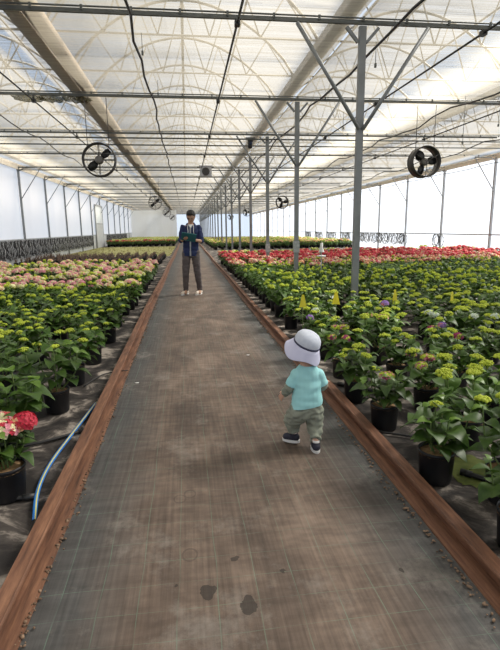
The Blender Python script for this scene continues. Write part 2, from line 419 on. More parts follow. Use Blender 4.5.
for i, x in enumerate(GX):
    m = MB(); w = .16; m.box((0, (YN + YF) / 2, ZG - .02), (.22, YF - YN, .02)); m.box((-.11, (YN + YF) / 2, ZG + .05), (.02, YF - YN, .14)); m.box((.11, (YN + YF) / 2, ZG + .05), (.02, YF - YN, .14))
    tag(m.build('gutter', M['board'], None, (x, 0, 0)), ['long roof gutter above the left wall', 'long beige roof gutter left of the path', 'long roof gutter above the row of centre posts', 'long roof gutter over the middle of the right bed', 'long roof gutter above the right wall'][i], 'gutter')
# the rolled-up blind along the second gutter
m = MB(); m.tube([(0, YN, 0), (0, 40, 0), (0, YF, 0)], .13, 10)
tag(m.build('rolled_blind', pbr('tan_roll', (.62, .48, .34), (.74, .60, .45), 4, rough=.8), None, (-2.02, 0, 4.42)), 'tan rolled blind running the roof length left of the path', 'blind')
for i in range(4):
    for t, nm in ((.5, 'ridge'), (.25, 'left slope'), (.75, 'right slope')):
        x = GX[i] + (GX[i + 1] - GX[i]) * t
        m = MB(); m.tube([(0, YN, 0), (0, YF, 0)], .035 if t == .5 else .022, 5)
        tag(m.build('roof_purlin', M['arch'], None, (x, 0, roofz(i, x) - .04)), 'long thin roof purlin, ' + nm + ' ' + spans[i], 'purlin')
# tie beams
mb = MB(); mb.box((0, 0, 0), (XR - XL, .04, .05)); mb.tube([(XL, 0, .055), (XR, 0, .055)], .012, 5)
x = XL + .4
while x < XR: mb.box((x, -.035, .03), (.03, .02, .06)); x += .62
bm_ = mb.mesh('tie_beam', M['beam'])
YS = [7 + 4 * k for k in range(22)]
for k, y in enumerate(YS):
    tag(link('tie_beam', bm_, None, (0, y, ZB)), f'{ORD[k]} dark tie beam crossing under the ceiling, counting from the camera', 'beam')
mb = MB(); mb.tube([(XL, 0, 0), (XR, 0, 0)], .022, 6); me = mb.mesh('drive_shaft', M['beam'])
for y, z, t in ((14.9, 4.0, 'just below the third tie beam'), (17.0, 4.15, 'midway between third and fourth tie beams'), (22.8, 4.02, 'just below the fifth tie beam'), (30.8, 4.02, 'just below the seventh tie beam')):
    tag(link('drive_shaft', me, None, (0, y, z)), 'thin round shaft across the ceiling ' + t, 'shaft')
# centre posts
p0 = thing('steel_post', '', 'post', (XP, 7, 0))
mb = MB(); mb.box((0, 0, 2.05), (.098, .06, 4.1)); mb.build('column', M['steel'], p0)
mb = MB(); mb.box((0, 0, .015), (.24, .2, .03)); mb.build('base_plate', M['steel'], p0)
for s in (-1, 1):
    mb = MB(); mb.tube([(s * .03, -.06, 2.76), (s * .93, -.05, 4.10)], .026, 6); mb.build('knee_brace', M['steel'], p0)
    mb = MB(); mb.bar((s * .06, 0, 3.90), (s * .23, 0, 4.09), .04); mb.build('gusset', M['steel'], p0)
for k, y in enumerate(YS):
    lab = f'{ORD[k]} grey roof post of the centre row, counting from the camera'
    if k == 0: p0['label'] = lab
    else:
        copy_tree(p0, (XP, y, 0), lab)
mb = MB(); mb.box((0, 0, 0), (.135, .10, .26))
for y, t in ((11, 'second'), (15, 'third')):
    tag(mb.build('post_sleeve', M['tube_grey'], None, (XP, y, .98 if y == 11 else .8)), f'pale sleeve round the foot of the {t} centre post', 'sleeve')
# wall posts
def wallpost(sx, mat):
    r = thing('wall_post', '', 'post')
    mb = MB(); mb.box((0, 0, 2.06), (.085, .08, 4.12)); mb.build('column', mat, r)
    mb = MB(); mb.tube([(sx * .02, -.04, 2.78), (sx * .95, -.02, 4.12)], .02, 6); mb.build('knee_brace', mat, r)
    mb = MB(); mb.tube([(0, -.03, 3.96), (sx * .22, -.03, 4.10), (sx * .95, -.03, 4.13)], .022, 6); mb.build('top_strut', mat, r)
    return r
for sx, X0, side, y0, mt in ((1, XL, 'left', 23, M['steel']), (-1, XR, 'right', 19, M['white_steel'])):
    r = wallpost(sx, mt); k = 0; y = y0
    while y < 92:
        lab = f'{ORD[k]} braced steel post on the {side} wall, counting from the camera'
        if k == 0: r.location = (X0, y, 0); r['label'] = lab
        else: copy_tree(r, (X0, y, 0), lab)
        y += 4; k += 1
# door frame in the left wall and its grey lower panel
d = bpy.data.objects.new('door_1', None); COL.objects.link(d); d['kind'] = 'structure'; d.location = (XL + .05, 42, 0)
mb = MB(); mb.box((0, -1.7, 1.7), (.1, .12, 3.4)); mb.box((0, 1.6, 1.7), (.08, .1, 3.4)); mb.box((0, 0, 3.4), (.08, 3.4, .12)); mb.box((0, 0, 1.95), (.05, 3.3, .06)); mb.build('door_frame', M['white_steel'], d)
mb = MB(); mb.box((0, 0, .97), (.04, 3.2, 1.9)); mb.build('lower_panel', M['grey_panel'], d)
mb = MB(); mb.box((0, 0, 2.66), (.02, 3.2, 1.36)); mb.build('upper_panel', M['curtain'], d)

# ------------------------------------------------------------------ cables and rods under the ceiling
def cable(x, z, r, sag, wig, label, y0=-2, y1=90, name='cable', clamps=False, mat='black'):
    pts = []; y = y0; rr = random.Random(int(x * 100) + 5)
    while y <= y1:
        ph = ((y - 7) % 4) / 4
        pts.append((x + wig * rr.uniform(-1, 1), y, z - sag * math.sin(PI * ph) + wig * .4 * rr.uniform(-1, 1))); y += .8 if y < 30 else 2
    root = thing(name, label, name.replace('_', ' '))
    m = MB(); m.tube(pts, r, 5); m.build('line', M[mat], root)
    if clamps:
        for yy in YS[:10]:
            m = MB(); m.box((x, yy, z), (.07, .10, .07)); m.bar((x, yy, z), (x, yy, ZB - .02), .03); m.build('clamp', M[mat], root)
cable(-3.0, 4.02, .016, 0, .0, 'dark straight rod under the ceiling left of the near fan', name='rod', clamps=True)
cable(-3.95, 3.98, .014, .12, .015, 'leftmost thin black cable strung under the ceiling')
cable(-.6, 4.05, .020, .04, .05, 'wavy black cable under the ceiling over the left side of the path')
cable(.77, 4.08, .018, 0, 0, 'dark straight rod under the ceiling over the path', name='rod', clamps=True)
cable(2.78, 4.0, .020, .10, .05, 'wavy black cable hung beside the centre posts')
cable(4.28, 4.08, .018, 0, 0, 'dark straight rod right of the centre posts', name='rod', clamps=True)
cable(5.95, 4.02, .018, .14, .06, 'wavy black cable above the right near fan')
cable(7.45, 4.06, .017, 0, 0, 'dark straight rod passing just behind the right near fan', name='rod', clamps=True)
cable(9.4, 4.0, .017, .16, .05, 'wavy black cable over the far right of the right bed')
cable(12.3, 3.88, .013, .06, .02, 'thin cable along the top of the right wall')
# short drops with hooks
for x, y, l, lab in ((-.55, 7.9, .28, 'short hook wire hanging near the wavy cable over the path'), (-.45, 10.2, .26, 'small hook wire hanging before the second tie beam over the path'), (3.05, 7.9, .35, 'short hook wire hanging right of the nearest centre post'), (4.0, 12.4, .4, 'short hook wire hanging right of the second centre post'), (7.8, 11.8, .4, 'short hook wire hanging over the right bed'), (6.3, 10.8, 1.0, 'long thin wire dropping from the ceiling right of the near fan'), (4.6, 20, 1.9, 'long thin wire hanging down over the right bed')):
    m = MB(); m.tube([(0, 0, 0), (0, 0, -l)], .006, 4); m.box((0, 0, -l), (.03, .03, .06)); tag(m.build('hook_wire', M['beam'], None, (x, y, ZB + .1)), lab, 'wire')

for x, w_, lab in ((-3.25, .34, 'leftmost clump of olive netting resting on the ceiling left of the path'), (-2.78, .28, 'middle clump of olive netting resting on the ceiling left of the path'), (-2.25, .30, 'rightmost clump of olive netting resting on the ceiling left of the path')):
    m = MB(); q = random.Random(int(w_ * 99)); n = 20
    vs = [(0, 0, .03)] + [((w_ + .04 * math.sin(k * 1.7)) * math.cos(2 * PI * k / n), .34 * (1 + .2 * math.sin(k * 2.3)) * math.sin(2 * PI * k / n), q.uniform(-.01, .01)) for k in range(n)] + [(0, 0, -.03)]
    m.add(vs, [(0, 1 + k, 1 + (k + 1) % n) for k in range(n)] + [(n + 1, 1 + (k + 1) % n, 1 + k) for k in range(n)], 0, True)
    tag(m.build('netting_clump', M['netting'], None, (x, 11.55, ZB + .045)), lab, 'netting')
# ------------------------------------------------------------------ fans
def fan(depth, cage):
    r = thing('circulation_fan', '', 'fan')
    RY = Matrix.Rotation(-PI / 2, 4, 'X')    # lathe z -> world y
    RA = .33
    m = MB(); m.lathe([(RA, -depth / 2), (RA + .012, -depth / 2), (RA + .012, depth / 2), (RA, depth / 2), (RA - .012, depth / 2), (RA - .012, -depth / 2), (RA, -depth / 2)], 40, 0, RY)
    for s in (-1, 1): m.tube([(RA * 1.02 * math.cos(a * PI / 18), s * depth / 2, RA * 1.02 * math.sin(a * PI / 18)) for a in range(36)], .014, 6, closed=True)
    m.build('shroud', M['fan_dark'], r)
    for s in (-1, 1):
        m = MB(); y = s * depth / 2
        for q in range(4 if cage else 3):
            a = q * PI / 2 if cage else q * 2 * PI / 3 + .5
            m.tube([(0, y, 0), (RA * math.cos(a), y, RA * math.sin(a))], .008, 5)
        if cage:
            for rr in (.14, .2, .26): m.tube([(rr * math.cos(a * PI / 12), y, rr * math.sin(a * PI / 12)) for a in range(24)], .0028, 4, closed=True)
            m.tube([(-.3, y, .12), (.3, y, .12)], .008, 4)
        m.build('guard', M['fan_dark'], r)
    m = MB(); m.lathe([(0, -.09), (.06, -.09), (.085, -.06), (.085, .06), (.05, .1), (0, .1)], 18, 0, RY); m.build('motor', M['fan_hub'], r)
    nb = 2 if cage else 3
    for q in range(nb):
        a = (q * PI + .72) if cage else q * 2 * PI / 3 + .15; m = MB(); vs = []
        for k in range(6):
            rr = .07 + .23 * k / 5; w = (.035 + .05 * math.sin(PI * k / 5 * .8 + .3)) if cage else .04 + .06 * math.sin(PI * k / 5 * .85 + .3)
            tw = .5 - .05 * k
            for sgn in (-1, 1):
                for th in (-.004, .004):
                    loc = Vector((rr, math.sin(tw) * w * sgn + th, math.cos(tw) * w * sgn)); vs.append(Matrix.Rotation(-a, 3, 'Y') @ loc)
        fs = []
        for k in range(5):
            b = k * 4; n = b + 4
            fs += [(b, n, n + 2, b + 2), (b + 1, b + 3, n + 3, n + 1), (b, b + 1, n + 1, n), (b + 2, n + 2, n + 3, b + 3)]
        fs += [(0, 2, 3, 1), (20, 21, 23, 22)]
        m.add(vs, fs, 0, True); m.build('blade', M['blade'], r)
    m = MB()
    for s in (-.22, .22): m.tube([(s, 0, .25), (s, 0, ZB - 2.87 - .04)], .008, 5)
    m.build('hanger', M['fan_dark'], r)
    return r
fa = fan(.13, True); fb = fan(.27, False)
wl = ['near the camera', 'second', 'third', 'fourth']
for r, x, z, side in ((fa, -1.78, 2.87, 'left'), (fb, 5.5, 2.86, 'right')):
    for k, y in enumerate((11, 27, 43, 59)):
        lab = f'round dark {"caged " if side == "left" else "barrel "}fan hanging on the {side} side, ' + ('biggest and nearest' if k == 0 else f'{wl[k]} one down the hall')
        if k == 0: r.location = (x, y, z); r['label'] = lab
        else: copy_tree(r, (x + (.16 if side == 'left' else -.18), y, z - .04), lab)
# ceiling unit over the path and motor on third beam
r = thing('sensor_box', 'small grey box unit hanging under the ceiling above the man', 'sensor', (.95, 22.6, 3.93))
m = MB(); m.box((0, 0, 0), (.52, .4, .42)); m.box((0, 0, .23), (.6, .48, .04)); m.build('housing', M['grey_panel'], r)
m = MB(); m.lathe([(0, 0), (.17, 0), (.17, .03), (.14, .03), (0, .02)], 20, 0, Matrix.Translation((0, -.2, 0)) @ Matrix.Rotation(PI / 2, 4, 'X')); m.build('intake', M['fan_dark'], r)
m = MB(); m.box((0, 0, .20), (.75, .05, .05)); m.box((0, .2, .16), (.06, .42, .03)); m.build('bracket', M['beam'], r)
r = thing('screen_motor', 'small black motor hanging from the third tie beam left of the post', 'motor', (1.98, 15, 3.93))
m = MB(); m.box((0, 0, .1), (.28, .12, .06)); m.lathe([(0, -.17), (.06, -.17), (.075, -.1), (.075, .06), (0, .07)], 14); m.build('housing', M['black'], r)
m = MB(); m.lathe([(.0, -.1), (.045, -.1), (.045, .1), (0, .1)], 12, 0, Matrix.Translation((0, -.07, -.05)) @ Matrix.Rotation(PI / 2, 4, 'X')); m.build('gearbox', pbr('navy_plastic', (.01, .02, .06), None), r)

# ------------------------------------------------------------------ tubing hung on the walls
def bundle(seed, w, h, nl, rad=.008, rnd=False):
    m = MB(); q = random.Random(seed)
    for k in range(nl):
        cx = q.uniform(-w, w) * .4; hh = h * q.uniform(.7, 1); ww = w * q.uniform(.25, .5); pts = []
        ph = q.uniform(0, 6)
        for a in range(14):
            t = 2 * PI * a / 14
            pts.append((q.uniform(-.05, .05), cx + math.sin(t) * ww * (1 if rnd else (.55 + .3 * math.sin(t * 3 + ph))), -hh / 2 + math.cos(t) * hh / 2))
        m.tube(pts, rad, 4, 1 if k % 5 in (1, 3) else 0, closed=True)
    return m.mesh('tubing_bundle', [M['black'], M['tube_grey']])
bl = [bundle(s, .40, .78, 16, .011) for s in range(5)]
br = [bundle(s + 20, .85, .70, 8, .012, True) for s in range(4)]
y = 19.0; k = 0
while y < 60:
    if not (38.6 < y < 45.5):
        tag(link('tubing_bundle', bl[k % 5], None, (XL + .08, y, 1.02)), 'tangled black and grey irrigation tubing hung along the left wall ' + ('before the door' if y < 40 else 'beyond the door'), 'tubing', 'tubing bundles on the left wall ' + ('before the door' if y < 40 else 'beyond the door'))
    y += .36 if y < 39 else .6; k += 1
tag(link('tubing_bundle', br[0], None, (XR - .1, 23, 1.03)), 'single coil of black tubing on the second post of the right wall', 'tubing')
y = 27.0; k = 0
while y < 52:
    if not (y > 33.5 and (y % 4) > 2.2):
        tag(link('tubing_bundle', br[k % 4], None, (XR - .1, y, 1.03)), 'coil of black tubing hung in the line along the right wall rail', 'tubing', 'tubing coils on the right wall')
    y += .8; k += 1

# ------------------------------------------------------------------ rails
def rail(side, s, x0):
    r = thing('steel_rail', f'rusted steel rail edging the {side} side of the path', 'rail')
    ya, yb = -3, 92
    # side s=+1: inner face towards +x
    m = MB(); prof = [(0, 0), (0, .078), (.004, .083), (.068, .083), (.073, .078), (.073, .068), (.050, .058), (.048, .018), (.078, .013), (.078, .0)]
    n = 60; vs = []; fs = []; k = len(prof)
    for i in range(n + 1):
        y = ya + (yb - ya) * (i / n) ** 1.6; wob = .012 * math.sin(y * .55) + .008 * math.sin(y * .21 + 1)
        for a, b in prof: vs.append((x0 + s * a + wob, y, b))
    for i in range(n):
        for j in range(k - 1): fs.append((i * k + j, i * k + j + 1, (i + 1) * k + j + 1, (i + 1) * k + j) if s < 0 else (i * k + j, (i + 1) * k + j, (i + 1) * k + j + 1, i * k + j + 1))
    fs.append(tuple(range(k))); m.add(vs, fs, 0); m.build('web', M['rust'], r)
    m = MB()
    for i in range(n):
        pass
    m.bar((x0 + s * .067, ya, .073), (x0 + s * .067, ya + .02, .073), .01)
    lp = []
    for i in range(n + 1):
        y = ya + (yb - ya) * (i / n) ** 1.6; wob = .012 * math.sin(y * .55) + .008 * math.sin(y * .21 + 1); lp.append((x0 + s * .066 + wob, y, .080))
    m.tube(lp, .006, 6); m.build('lip', M['rust'], r)
    m = MB(); vs = []; fs = []
    for i in range(n + 1):
        y = ya + (yb - ya) * (i / n) ** 1.6; wob = .012 * math.sin(y * .55) + .008 * math.sin(y * .21 + 1)
        vs += [(x0 + s * .068 + wob, y, .016), (x0 + s * .125 + wob, y, .013), (x0 + s * .127 + wob, y, .005)]
    for i in range(n):
        for j in range(2): fs.append((i * 3 + j, i * 3 + j + 1, i * 3 + j + 4, i * 3 + j + 3) if s < 0 else (i * 3 + j, i * 3 + j + 3, i * 3 + j + 4, i * 3 + j + 1))
    m.add(vs, fs, 0); m.build('foot_flange', M['rust'], r)
rail('left', 1, -.765); rail('right', -1, 1.19)
for side, xa, s in (('left', -.625, 1), ('right', 1.05, -1)):
    m = MB(); q = random.Random(3)
    for k in range(420):
        y = 1.2 + 9 * q.random() ** 1.3; x = xa + s * abs(q.gauss(0, .016)) - s * .01; d_ = q.uniform(.003, .009)
        m.ball((x, y, .012 + d_ * .3), d_, 5, 3, 0, (1, q.uniform(.7, 1.8), .5), Matrix.Rotation(q.uniform(0, 3), 3, 'Z'))
    tag(m.build('leaf_litter', M['dirt']), f'brown crumbs and dry litter along the foot of the {side} rail', 'litter', kind='stuff')
# petals/white specks on path
for px, py, lab in ((137, 384, 'white fallen petal on the path near the left rail'), (248, 356, 'white fallen petal on the path left of the toddler')):
    x, y = ground_at(px, py); m = MB(); m.ball((0, 0, 0), .018, 7, 4, 0, (1.2, .7, .15)); tag(m.build('petal', M['white'], None, (x, y, .012)), lab, 'petal')

# hoses and pipes
hp = [ground_at(*p) for p in ((30, 545), (35, 525), (38, 495), (50, 468), (70, 440), (96, 406))]
r = thing('water_hose', 'blue water hose with yellow stripe beside the left rail', 'hose')
def smooth_path(pts, z, n=6):
    P = [Vector((p[0], p[1], z)) for p in pts]; out = []
    for i in range(len(P) - 1):
        p0_, p1, p2, p3 = P[max(i - 1, 0)], P[i], P[i + 1], P[min(i + 2, len(P) - 1)]
        for k in range(n):
            t = k / n; out.append(.5 * ((2 * p1) + (-p0_ + p2) * t + (2 * p0_ - 5 * p1 + 4 * p2 - p3) * t * t + (-p0_ + 3 * p1 - 3 * p2 + p3) * t ** 3))
    out.append(P[-1]); return out
hs = smooth_path(hp[1:], .02)
m = MB(); m.tube(hs, .012, 8); m.build('hose_body', M['hose_blue'], r)
m = MB(); m.tube([p + Vector((.004, 0, .009)) for p in hs], .0045, 5); m.build('stripe', M['hose_stripe'], r)
m = MB(); m.tube([hs[0], Vector((hp[0][0], hp[0][1], .02))], .013, 8); m.build('black_joint', M['black'], r)
def pipe(pts, rad, lab, z=.018, cap=True):
    m = MB(); q = smooth_path([ground_at(*p) if p[0] > -900 else p[1:] for p in pts], z, 4); m.tube(q, rad, 8)
    r = thing('irrigation_pipe', lab, 'pipe'); m.build('pipe_body', M['black'], r)
    if cap:
        m = MB(); e = q[-1]; d_ = (q[-1] - q[-2]).normalized(); m.tube([e - d_ * .03, e + d_ * .03], rad * 1.4, 8); m.build('end_cap', M['black'], r)
pipe([(-30, 462), (0, 453), (45, 444), (83, 433)], .011, 'black irrigation pipe crossing under the blue hose')
pipe([(-30, 506), (0, 503), (29, 500)], .013, 'black pipe end lying before the red hydrangea pot')
pipe([(520, 496), (490, 484), (466, 476)], .015, 'black pipe end on the mossy ground right of the nearest full pot')
pipe([(460, 452), (412, 439), (380, 434), (362, 425)], .008, 'thin black tubing curving past the foot of the second pot', cap=False)
pipe([(420, 402), (370, 392), (341, 386)], .013, 'black pipe end on the ground right of the toddler')
pipe([(128, 372), (104, 376), (84, 388)], .006, 'thin black tubing by the left edge pots', cap=False)
# moss and grass strips
x, y = ground_at(456, 470); m = MB(); q = random.Random(2)
pts = [(x + (.17 + .05 * math.sin(a * 3) + .03 * math.sin(a * 7 + 1) + .015 * q.uniform(-1, 1)) * math.cos(a) * .9 + .06, y + (.20 + .05 * math.sin(a * 2 + 1) + .02 * math.sin(a * 9)) * math.sin(a) - .02, .004) for a in [k * PI / 36 for k in range(72)]]
m.add(pts, [tuple(range(72))]); o = m.build('moss_patch', M['moss']); tag(o, 'green mossy damp patch between the pots at right', 'moss', kind='stuff')
for x0, x1, y0, y1, lab in ((XL, -.95, 26.5, 42, 'yellow-green mossy strip of bare ground beyond the pink flowers'),):
    m = MB(); m.box(((x0 + x1) / 2, (y0 + y1) / 2, .004), (x1 - x0, y1 - y0, .008)); q = random.Random(5)
    for k in range(1500):
        xx, yy = q.uniform(x0, x1), q.uniform(y0, y1); h = q.uniform(.02, .06); a = q.uniform(0, 6); u = Vector((math.cos(a), math.sin(a), 0)) * .04
        m.add([(xx - u.x, yy - u.y, .008), (xx + u.x, yy + u.y, .008), (xx + q.uniform(-.02, .02), yy, h)], [(0, 1, 2)])
    tag(m.build('moss_strip', M['grass']), lab, 'moss', kind='stuff')

# ------------------------------------------------------------------ hydrangeas
def leaf(m, base, d, L_, W, droop, mi, q, nr=5):
    d = Vector(d).normalized(); side = d.cross(Vector((0, 0, 1)))
    if side.length < .1: side = Vector((1, 0, 0))
    side.normalize(); roll = q.uniform(-.35, .35); up = side.cross(d)
    side2 = side * math.cos(roll) + up * math.sin(roll); up2 = side2.cross(d)
    vs = []; fs = []; fold = q.uniform(.12, .4)
    for i in range(nr + 1):
        t = i / nr; w = W * (math.sin(PI * min(1, t * 1.02) ** .8) ** .8 if 0 < t < 1 else .03) * .5
        p = Vector(base) + d * (L_ * t) + Vector((0, 0, -droop * L_ * t * t)) + up2 * (.10 * L_ * math.sin(PI * t))
        wav = .05 * W * math.sin(t * 9 + roll * 9)
        vs += [p - side2 * w + up2 * (w * fold + wav), p, p + side2 * w + up2 * (w * fold - wav)]
    for i in range(nr):
        a = i * 3; fs += [(a, a + 1, a + 4, a + 3), (a + 1, a + 2, a + 5, a + 4)]
    m.add(vs, fs, mi, True)
PH = .19; PR = .100
def plant_geo(seed, height=.33, spread=.2, stems=5, leafL=.125, dens=1.0):
    q = random.Random(seed); m = MB(); tops = []
    for s in range(stems):
        a = 2 * PI * s / stems + q.uniform(-.4, .4); rr = spread * q.uniform(.45, 1) if s else .02
        h = height * q.uniform(.78, 1.08) * (1.06 if s == 0 else 1)
        b = Vector((.03 * math.cos(a), .03 * math.sin(a), PH - .02)); t = Vector((rr * math.cos(a), rr * math.sin(a), PH + h))
        mid = (b + t) / 2 + Vector((rr * .25 * math.cos(a), rr * .25 * math.sin(a), -.01)); m.tube([b, mid, t], [.006, .005, .0035], 4, 2, caps=False)
        nn = 4; ph = q.uniform(0, 3)
        for k in range(nn):
            u = .28 + .7 * k / (nn - 1); p = b * (1 - u) ** 2 + mid * 2 * u * (1 - u) + t * u * u
            for e in (0, 1):
                if q.random() > dens: continue
                aa = ph + k * PI / 2 + e * PI + q.uniform(-.3, .3); el = q.uniform(.05, .5) + (.25 if k == nn - 1 else 0)
                dd = Vector((math.cos(aa) + .5 * math.cos(a) * (rr > .05), math.sin(aa) + .5 * math.sin(a) * (rr > .05), el))
                LL = leafL * q.uniform(.75, 1.2) * (1 - .38 * (k == nn - 1)); leaf(m, p, dd, LL, LL * .72, q.uniform(.1, .6), 1 if (k == nn - 1 and q.random() < .55) else 0, q)
        tops.append(t)
    return m, tops
def bud_head(seed, r=.042, n=34):
    m = MB(); q = random.Random(seed)
    for k in range(n):
        rr = r * math.sqrt((k + .5) / n); a = k * 2.4; z = .016 * (1 - (rr / r) ** 2) + q.uniform(-.004, .006) + .02
        m.ball((rr * math.cos(a), rr * math.sin(a), z), q.uniform(.0075, .011), 5, 3, 0)
    for k in range(7):
        a = k * .9; m.tube([(0, 0, 0), (r * .6 * math.cos(a), r * .6 * math.sin(a), .02)], .0025, 3, 1, caps=False)
    return m
def petal_head(seed, r, n, mats_w, dome=.8, fl=.017):
    """mats_w: weights for petal slots 0..k ; slot order given by caller"""
    m = MB(); q = random.Random(seed)
    for k in range(n):
        t = (k + .5) / n; th = math.acos(1 - t * 1.15); a = k * 2.39996
        nrm = Vector((math.sin(th) * math.cos(a), math.sin(th) * math.sin(a), math.cos(th))); c = Vector((nrm.x * r, nrm.y * r, nrm.z * r * dome)) + Vector((0, 0, .01))
        u = nrm.orthogonal().normalized(); w = nrm.cross(u); tw = q.uniform(0, 2); mi = q.choices(range(len(mats_w)), mats_w)[0]
        for e in range(4):
            b = tw + e * PI / 2; dir_ = u * math.cos(b) + w * math.sin(b); sd = nrm.cross(dir_); f = fl * q.uniform(.85, 1.1)
            m.add([c, c + dir_ * f * .55 - sd * f * .48 + nrm * .003, c + dir_ * f + nrm * q.uniform(-.002, .005), c + dir_ * f * .55 + sd * f * .48 + nrm * .003], [(0, 1, 2, 3)], mi)
    m.ball((0, 0, r * .2), r * .72, 8, 4, len(mats_w), (1, 1, .7))
    return m
HM = {}   # kind -> (list of MB, mats)
HM['bud'] = ([bud_head(s, r_) for s, r_ in ((1, .040), (2, .048), (3, .033), (4, .044))], [M['bud'], M['stem']])
def reg(k, mats, wts, r=.062, n=46, fl=.018, dome=.75): HM[k] = ([petal_head(s + 9, r * f, n, wts, dome, fl) for s, f in ((1, 1), (2, .85), (3, 1.1))], mats + [M['stem']])
reg('red', [M['red'], M['peach']], [9, 1])
reg('redmix', [M['red'], M['cream'], M['pink']], [5, 4, 3])
reg('pink', [M['pink'], M['cream']], [8, 2])
reg('pinkmix', [M['peach'], M['cream'], M['pink']], [4, 4, 3])
reg('peach', [M['peach'], M['red'], M['cream']], [6, 2, 2])
reg('cream', [M['cream'], M['bud']], [6, 4], .055)
reg('violet', [M['violet'], M['pink']], [8, 1], .045, 34)
reg('magenta', [M['magenta'], M['bud']], [6, 3], .045, 34)
reg('lace', [M['bud'], M['magenta'], M['pink']], [6, 3, 2], .048, 40, .014, .45)
reg('white', [M['whitepetal'], M['bud']], [7, 3], .045, 34)
HME = {k: [b.mesh('flower_head', mats) for b in bs] for k, (bs, mats) in HM.items()}
GEO = [plant_geo(s, h, sp, n, l) for s, h, sp, n, l in ((1, .26, .20, 7, .135), (2, .22, .19, 6, .135), (3, .29, .21, 7, .135), (4, .25, .21, 8, .125), (5, .27, .20, 7, .145))]
TALL = [plant_geo(11, .42, .2, 6, .15), plant_geo(12, .36, .22, 6, .15)]
GEO += TALL
FOL = [g.mesh('foliage', [M['leaf'], M['leaf_young'], M['stem']]) for g, _ in GEO]
pm = MB(); pm.lathe([(0, .004), (PR * .82, .004), (PR * .86, .012), (PR * .97, PH - .018), (PR, PH - .016), (PR, PH), (PR * .95, PH), (PR * .94, PH - .03)], 22)
POT = pm.mesh('pot', M['pot'])
pm = MB(); nn_ = 18
vs = [(0, 0, PH - .012)]
for ring_, (rr, zz) in enumerate(((.05, -.014), (.098, -.022))):
    for j in range(nn_): vs.append((rr * math.cos(2 * PI * j / nn_), rr * math.sin(2 * PI * j / nn_), PH + zz + R.uniform(-.004, .004)))
fs = [(0, 1 + j, 1 + (j + 1) % nn_) for j in range(nn_)] + [(1 + j, 1 + nn_ + j, 1 + nn_ + (j + 1) % nn_, 1 + (j + 1) % nn_) for j in range(nn_)]
pm.add(vs, fs, 0, True); SOIL = pm.mesh('soil', M['soil'])

NAMES = {'green': 'green_hydrangea', 'greendark': 'green_hydrangea', 'pinks': 'pink_hydrangea', 'creams': 'cream_hydrangea', 'reds': 'red_hydrangea', 'peachs': 'peach_hydrangea', 'bushred': 'red_flowering_plant', 'pales': 'cream_flowering_plant', 'orange': 'peach_flowering_plant', 'limes': 'lime_flowering_plant'}
def make_plant(x, y, gi, heads, rz, sc, label, group=None, name='green_hydrangea'):
    """heads: list of head kinds for the stems (None = no head)"""
    r = thing(name, label, 'potted plant', (x, y, 0), rz, group); r.scale = (1, 1, 1)
    link('pot', POT, r); link('soil', SOIL, r)
    f = link('foliage', FOL[gi], r)
    f.scale = (sc, sc, sc); f.location = (0, 0, PH * (1 - sc))
    for k, (t, h) in enumerate(zip(GEO[gi][1], heads)):
        if not h: continue
        hk, hs_ = h if isinstance(h, tuple) else (h, 1)
        o = link('flower_head', HME[hk][(k + gi) % len(HME[hk])], r)
        o.location = (t.x * sc, t.y * sc, PH + (t.z - PH) * sc - .006); o.rotation_euler = (t.y * 1.2, -t.x * 1.2, k); o.scale = (hs_, hs_, hs_)
    return r
# single-mesh versions for the distance
SM = {}
def single(kind, gi):
    key = (kind, gi)
    if key in SM: return SM[key]
    mats = [M['leaf'], M['leaf_young'], M['stem'], M['pot'], M['soil']]
    m = MB(); m.merge(GEO[gi][0]); m.lathe([(0, .004), (PR * .84, .004), (PR * .97, PH - .018), (PR, PH), (PR * .94, PH - .02), (0, PH - .02)], 12, 3)
    q = random.Random(hash_(kind) + gi * 7)
    spec = KINDS[kind]
    for k, t in enumerate(GEO[gi][1]):
        hk = q.choices([a for a, _ in spec], [b for _, b in spec])[0]
        if hk is None: continue
        bs, hm = HM[hk]; b = bs[k % len(bs)]; mp = []
        for mm in hm:
            if mm not in mats: mats.append(mm)
            mp.append(mats.index(mm))
        m.merge(b, Matrix.Translation(t) @ Matrix.Rotation(k, 4, 'Z') @ (Matrix.Diagonal((.85, .85, 1.5, 1)) if hk == 'bud' else Matrix.Scale(1.15, 4)), mp)
    SM[key] = (m, mats, m.mesh(NAMES[kind], mats)); return SM[key]
def hash_(s): return sum(ord(c) * (i + 3) for i, c in enumerate(s))
KINDS = {
 'green': [('bud', 6), (None, 4)],
 'greendark': [('bud', 1), (None, 9)],
 'pinks': [('pink', 4), ('pinkmix', 5), ('cream', 6), ('bud', 5), (None, 2)],
 'creams': [('cream', 5), ('bud', 5), ('pinkmix', 3)],
 'reds': [('red', 9), ('redmix', 1), (None, 3)],
 'peachs': [('peach', 4), ('redmix', 3), ('bud', 4), ('red', 1), ('pinkmix', 1), (None, 2)],
 'bushred': [('red', 5), ('bud', 2), (None, 3)],
 'pales': [('cream', 6), ('bud', 5), ('white', 2)],
 'orange': [('peach', 6), ('bud', 3), (None, 2)],
 'limes': [('bud', 6), ('cream', 3), ('peach', 1)],
}
LABS = {
 'green': 'potted hydrangea with flat yellow-green flower buds',
 'greendark': 'potted hydrangea of dark leaves with few green buds',
 'pinks': 'potted hydrangea with pink and pale yellow flower heads',
 'creams': 'potted hydrangea with cream and yellow-green flower heads',
 'reds': 'potted hydrangea with bright red flower heads',
 'peachs': 'potted hydrangea with peach, red and green flower heads',
 'bushred': 'potted red-flowered plant', 'pales': 'potted plant with pale cream flower heads',
 'orange': 'potted plant with orange-peach flower heads', 'limes': 'potted plant with lime green flower heads'}
